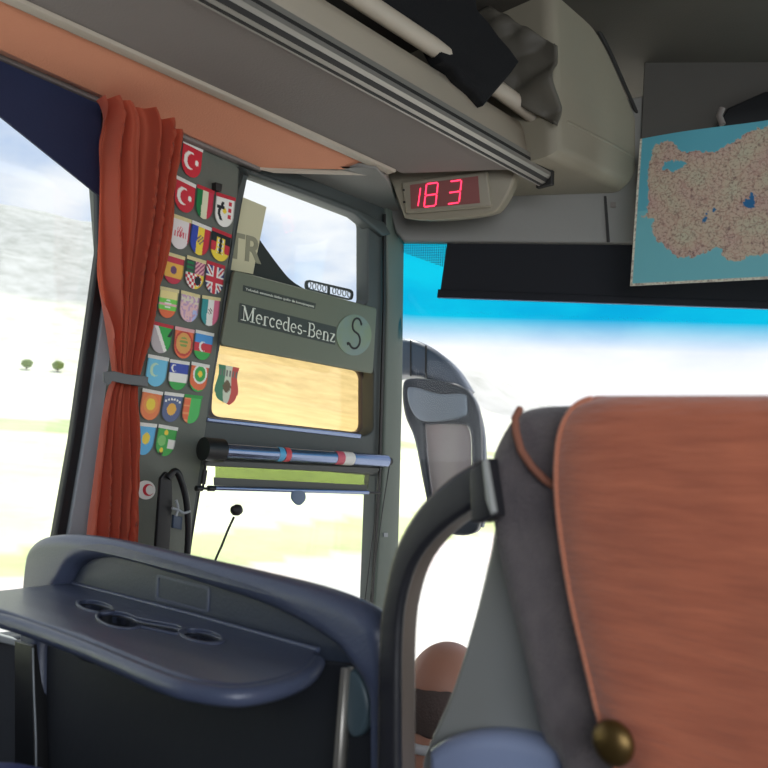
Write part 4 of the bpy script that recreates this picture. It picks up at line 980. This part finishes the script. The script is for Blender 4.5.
def gcol(u, v):
    p = polar(u, v); d = math.hypot(p.x, p.y); lat = -p.x
    if d > 330: 
        t = noise.noise(Vector((p.x * .012, p.y * .012, 4))); return (.56 + .1 * t, .56 + .1 * t, .54 + .08 * t)
    if d > 200: return (.80, .80, .66)
    if lat < 15: return (.72, .70, .67)
    if lat < 19: return (.78, .68, .66)
    if lat < 24: return (.62, .70, .36)
    if lat < 60: return (.84, .88, .60)
    if lat < 72: return (.55, .64, .36)
    return (.85, .85, .68)
grd = grid('ground', polar, NA, NR, gm, None, True, 0, gcol); struct(grd)
# distant trees: rows of bushy trees in the field edge
tm = mat('tree_foliage', srgb(120, 140, 78), .9, bump=.4, bs=3, ns=2)
tk = mat('tree_trunk', srgb(96, 80, 64), .9)
def blob(r, seed, sq=.8):
    bmx_ = bmesh.new(); bmesh.ops.create_icosphere(bmx_, subdivisions=3, radius=1)
    for v in bmx_.verts:
        k = 1 + .35 * noise.noise(v.co * 2.3 + Vector((seed, 0, 0))); v.co = Vector((v.co.x * r * k, v.co.y * r * k, v.co.z * r * k * sq))
    me_ = bpy.data.meshes.new('crown'); bmx_.to_mesh(me_); bmx_.free(); me_.materials.append(tm)
    for p in me_.polygons: p.use_smooth = True
    return me_
crowns = [blob(1.0, s * 7.3) for s in range(3)]
tv = tube('trunk', [(0, 0, -.4), (0, 0, 1.2)], [.18, .1], tk, None, 8); tme = tv.data; bpy.data.objects.remove(tv)
for i in range(12):
    an = R(60 + i * 1.9); d = 225 + 45 * random.random()
    if i >= 12: an = R(46 + (i - 12) * 5); d = 70
    x = -math.sin(an) * d; y = math.cos(an) * d; s = (.9 + random.random() * 1.1) 
    r_ = bpy.data.objects.new('field_tree', None); COL.objects.link(r_)
    tag(r_, 'small bushy tree in the far pale field beyond the side window' if i < 12 else 'small roadside bush seen through the driver side window', 'tree', 'trees beyond the side window' if i < 12 else 'bushes beyond the driver window')
    r_.location = (x, y, hill(x, y)); r_.scale = (s, s, s)
    c_ = bpy.data.objects.new('crown', crowns[i % 3]); COL.objects.link(c_); c_.parent = r_; c_.location = (0, 0, 1.2)
    t_ = bpy.data.objects.new('trunk', tme); COL.objects.link(t_); t_.parent = r_
    r_['placed'] = 1

# ================================================================== WORLD + LIGHT
W = bpy.data.worlds.new('sky'); S.world = W; W.use_nodes = True; N = W.node_tree.nodes; L = W.node_tree.links
bg = N['Background']; tc = N.new('ShaderNodeTexCoord')
mp = N.new('ShaderNodeMapping'); mp.inputs['Scale'].default_value = (1, 1, 2.6); L.new(tc.outputs['Generated'], mp.inputs[0])
no = N.new('ShaderNodeTexNoise'); no.inputs['Scale'].default_value = 3.2; no.inputs['Detail'].default_value = 7; no.inputs['Roughness'].default_value = .55; L.new(mp.outputs[0], no.inputs[0])
rp = N.new('ShaderNodeValToRGB'); rp.color_ramp.elements[0].position = .38; rp.color_ramp.elements[0].color = (.46, .60, .86, 1); rp.color_ramp.elements[1].position = .60; rp.color_ramp.elements[1].color = (1.0, 1.0, 1.03, 1)
L.new(no.outputs['Fac'], rp.inputs[0])
sz = N.new('ShaderNodeSeparateXYZ'); L.new(tc.outputs['Generated'], sz.inputs[0])
mr = N.new('ShaderNodeMapRange'); mr.inputs['From Min'].default_value = .10; mr.inputs['From Max'].default_value = .24; L.new(sz.outputs[2], mr.inputs[0])
mz = N.new('ShaderNodeMix'); mz.data_type = 'RGBA'; mz.inputs['A'].default_value = (1, 1, 1.02, 1); L.new(mr.outputs[0], mz.inputs['Factor']); L.new(rp.outputs[0], mz.inputs['B']); L.new(mz.outputs['Result'], bg.inputs[0]); bg.inputs[1].default_value = 1.12
sun = bpy.data.lights.new('sun', 'SUN'); sun.energy = 4.6; sun.angle = R(2); sun.color = (1, .96, .88)
so = bpy.data.objects.new('sun', sun); COL.objects.link(so); so.rotation_euler = Vector((-.30, .35, 1.0)).normalized().to_track_quat('Z', 'Y').to_euler()
# added soft fill lamp, standing in for window light from right and behind
al = bpy.data.lights.new('coach_fill_light', 'AREA'); al.shape = 'RECTANGLE'; al.size = 2.4; al.size_y = 1.0; al.energy = 44; al.color = (.88, .93, 1)
ao = bpy.data.objects.new('coach_fill_light', al); COL.objects.link(ao); ao.location = (1.15, -.75, 1.55); ao.rotation_euler = Vector((1.75, -1.45, .45)).to_track_quat('Z', 'Y').to_euler()

# ================================================================== finish: origins at the base of every thing
bpy.context.view_layer.update()
def kids(o): 
    out = []
    for c in o.children: out += [c] + kids(c)
    return out
for o in list(S.objects):
    if o.parent or o.type not in ('MESH', 'EMPTY') or o.get('placed'): continue
    ms = [x for x in [o] + kids(o) if x.type == 'MESH']
    if not ms: continue
    cs_ = [v.co for x in ms for v in x.data.vertices]
    base = Vector(((min(c.x for c in cs_) + max(c.x for c in cs_)) / 2, (min(c.y for c in cs_) + max(c.y for c in cs_)) / 2, min(c.z for c in cs_)))
    for me in {x.data for x in ms}: me.transform(Matrix.Translation(-base))
    o.location = base
for o in S.objects:
    if 'placed' in o: del o['placed']
S.view_settings.view_transform = 'Standard'; S.view_settings.look = 'None'; S.view_settings.exposure = 0
S.cycles.max_bounces = 8; S.cycles.transparent_max_bounces = 12
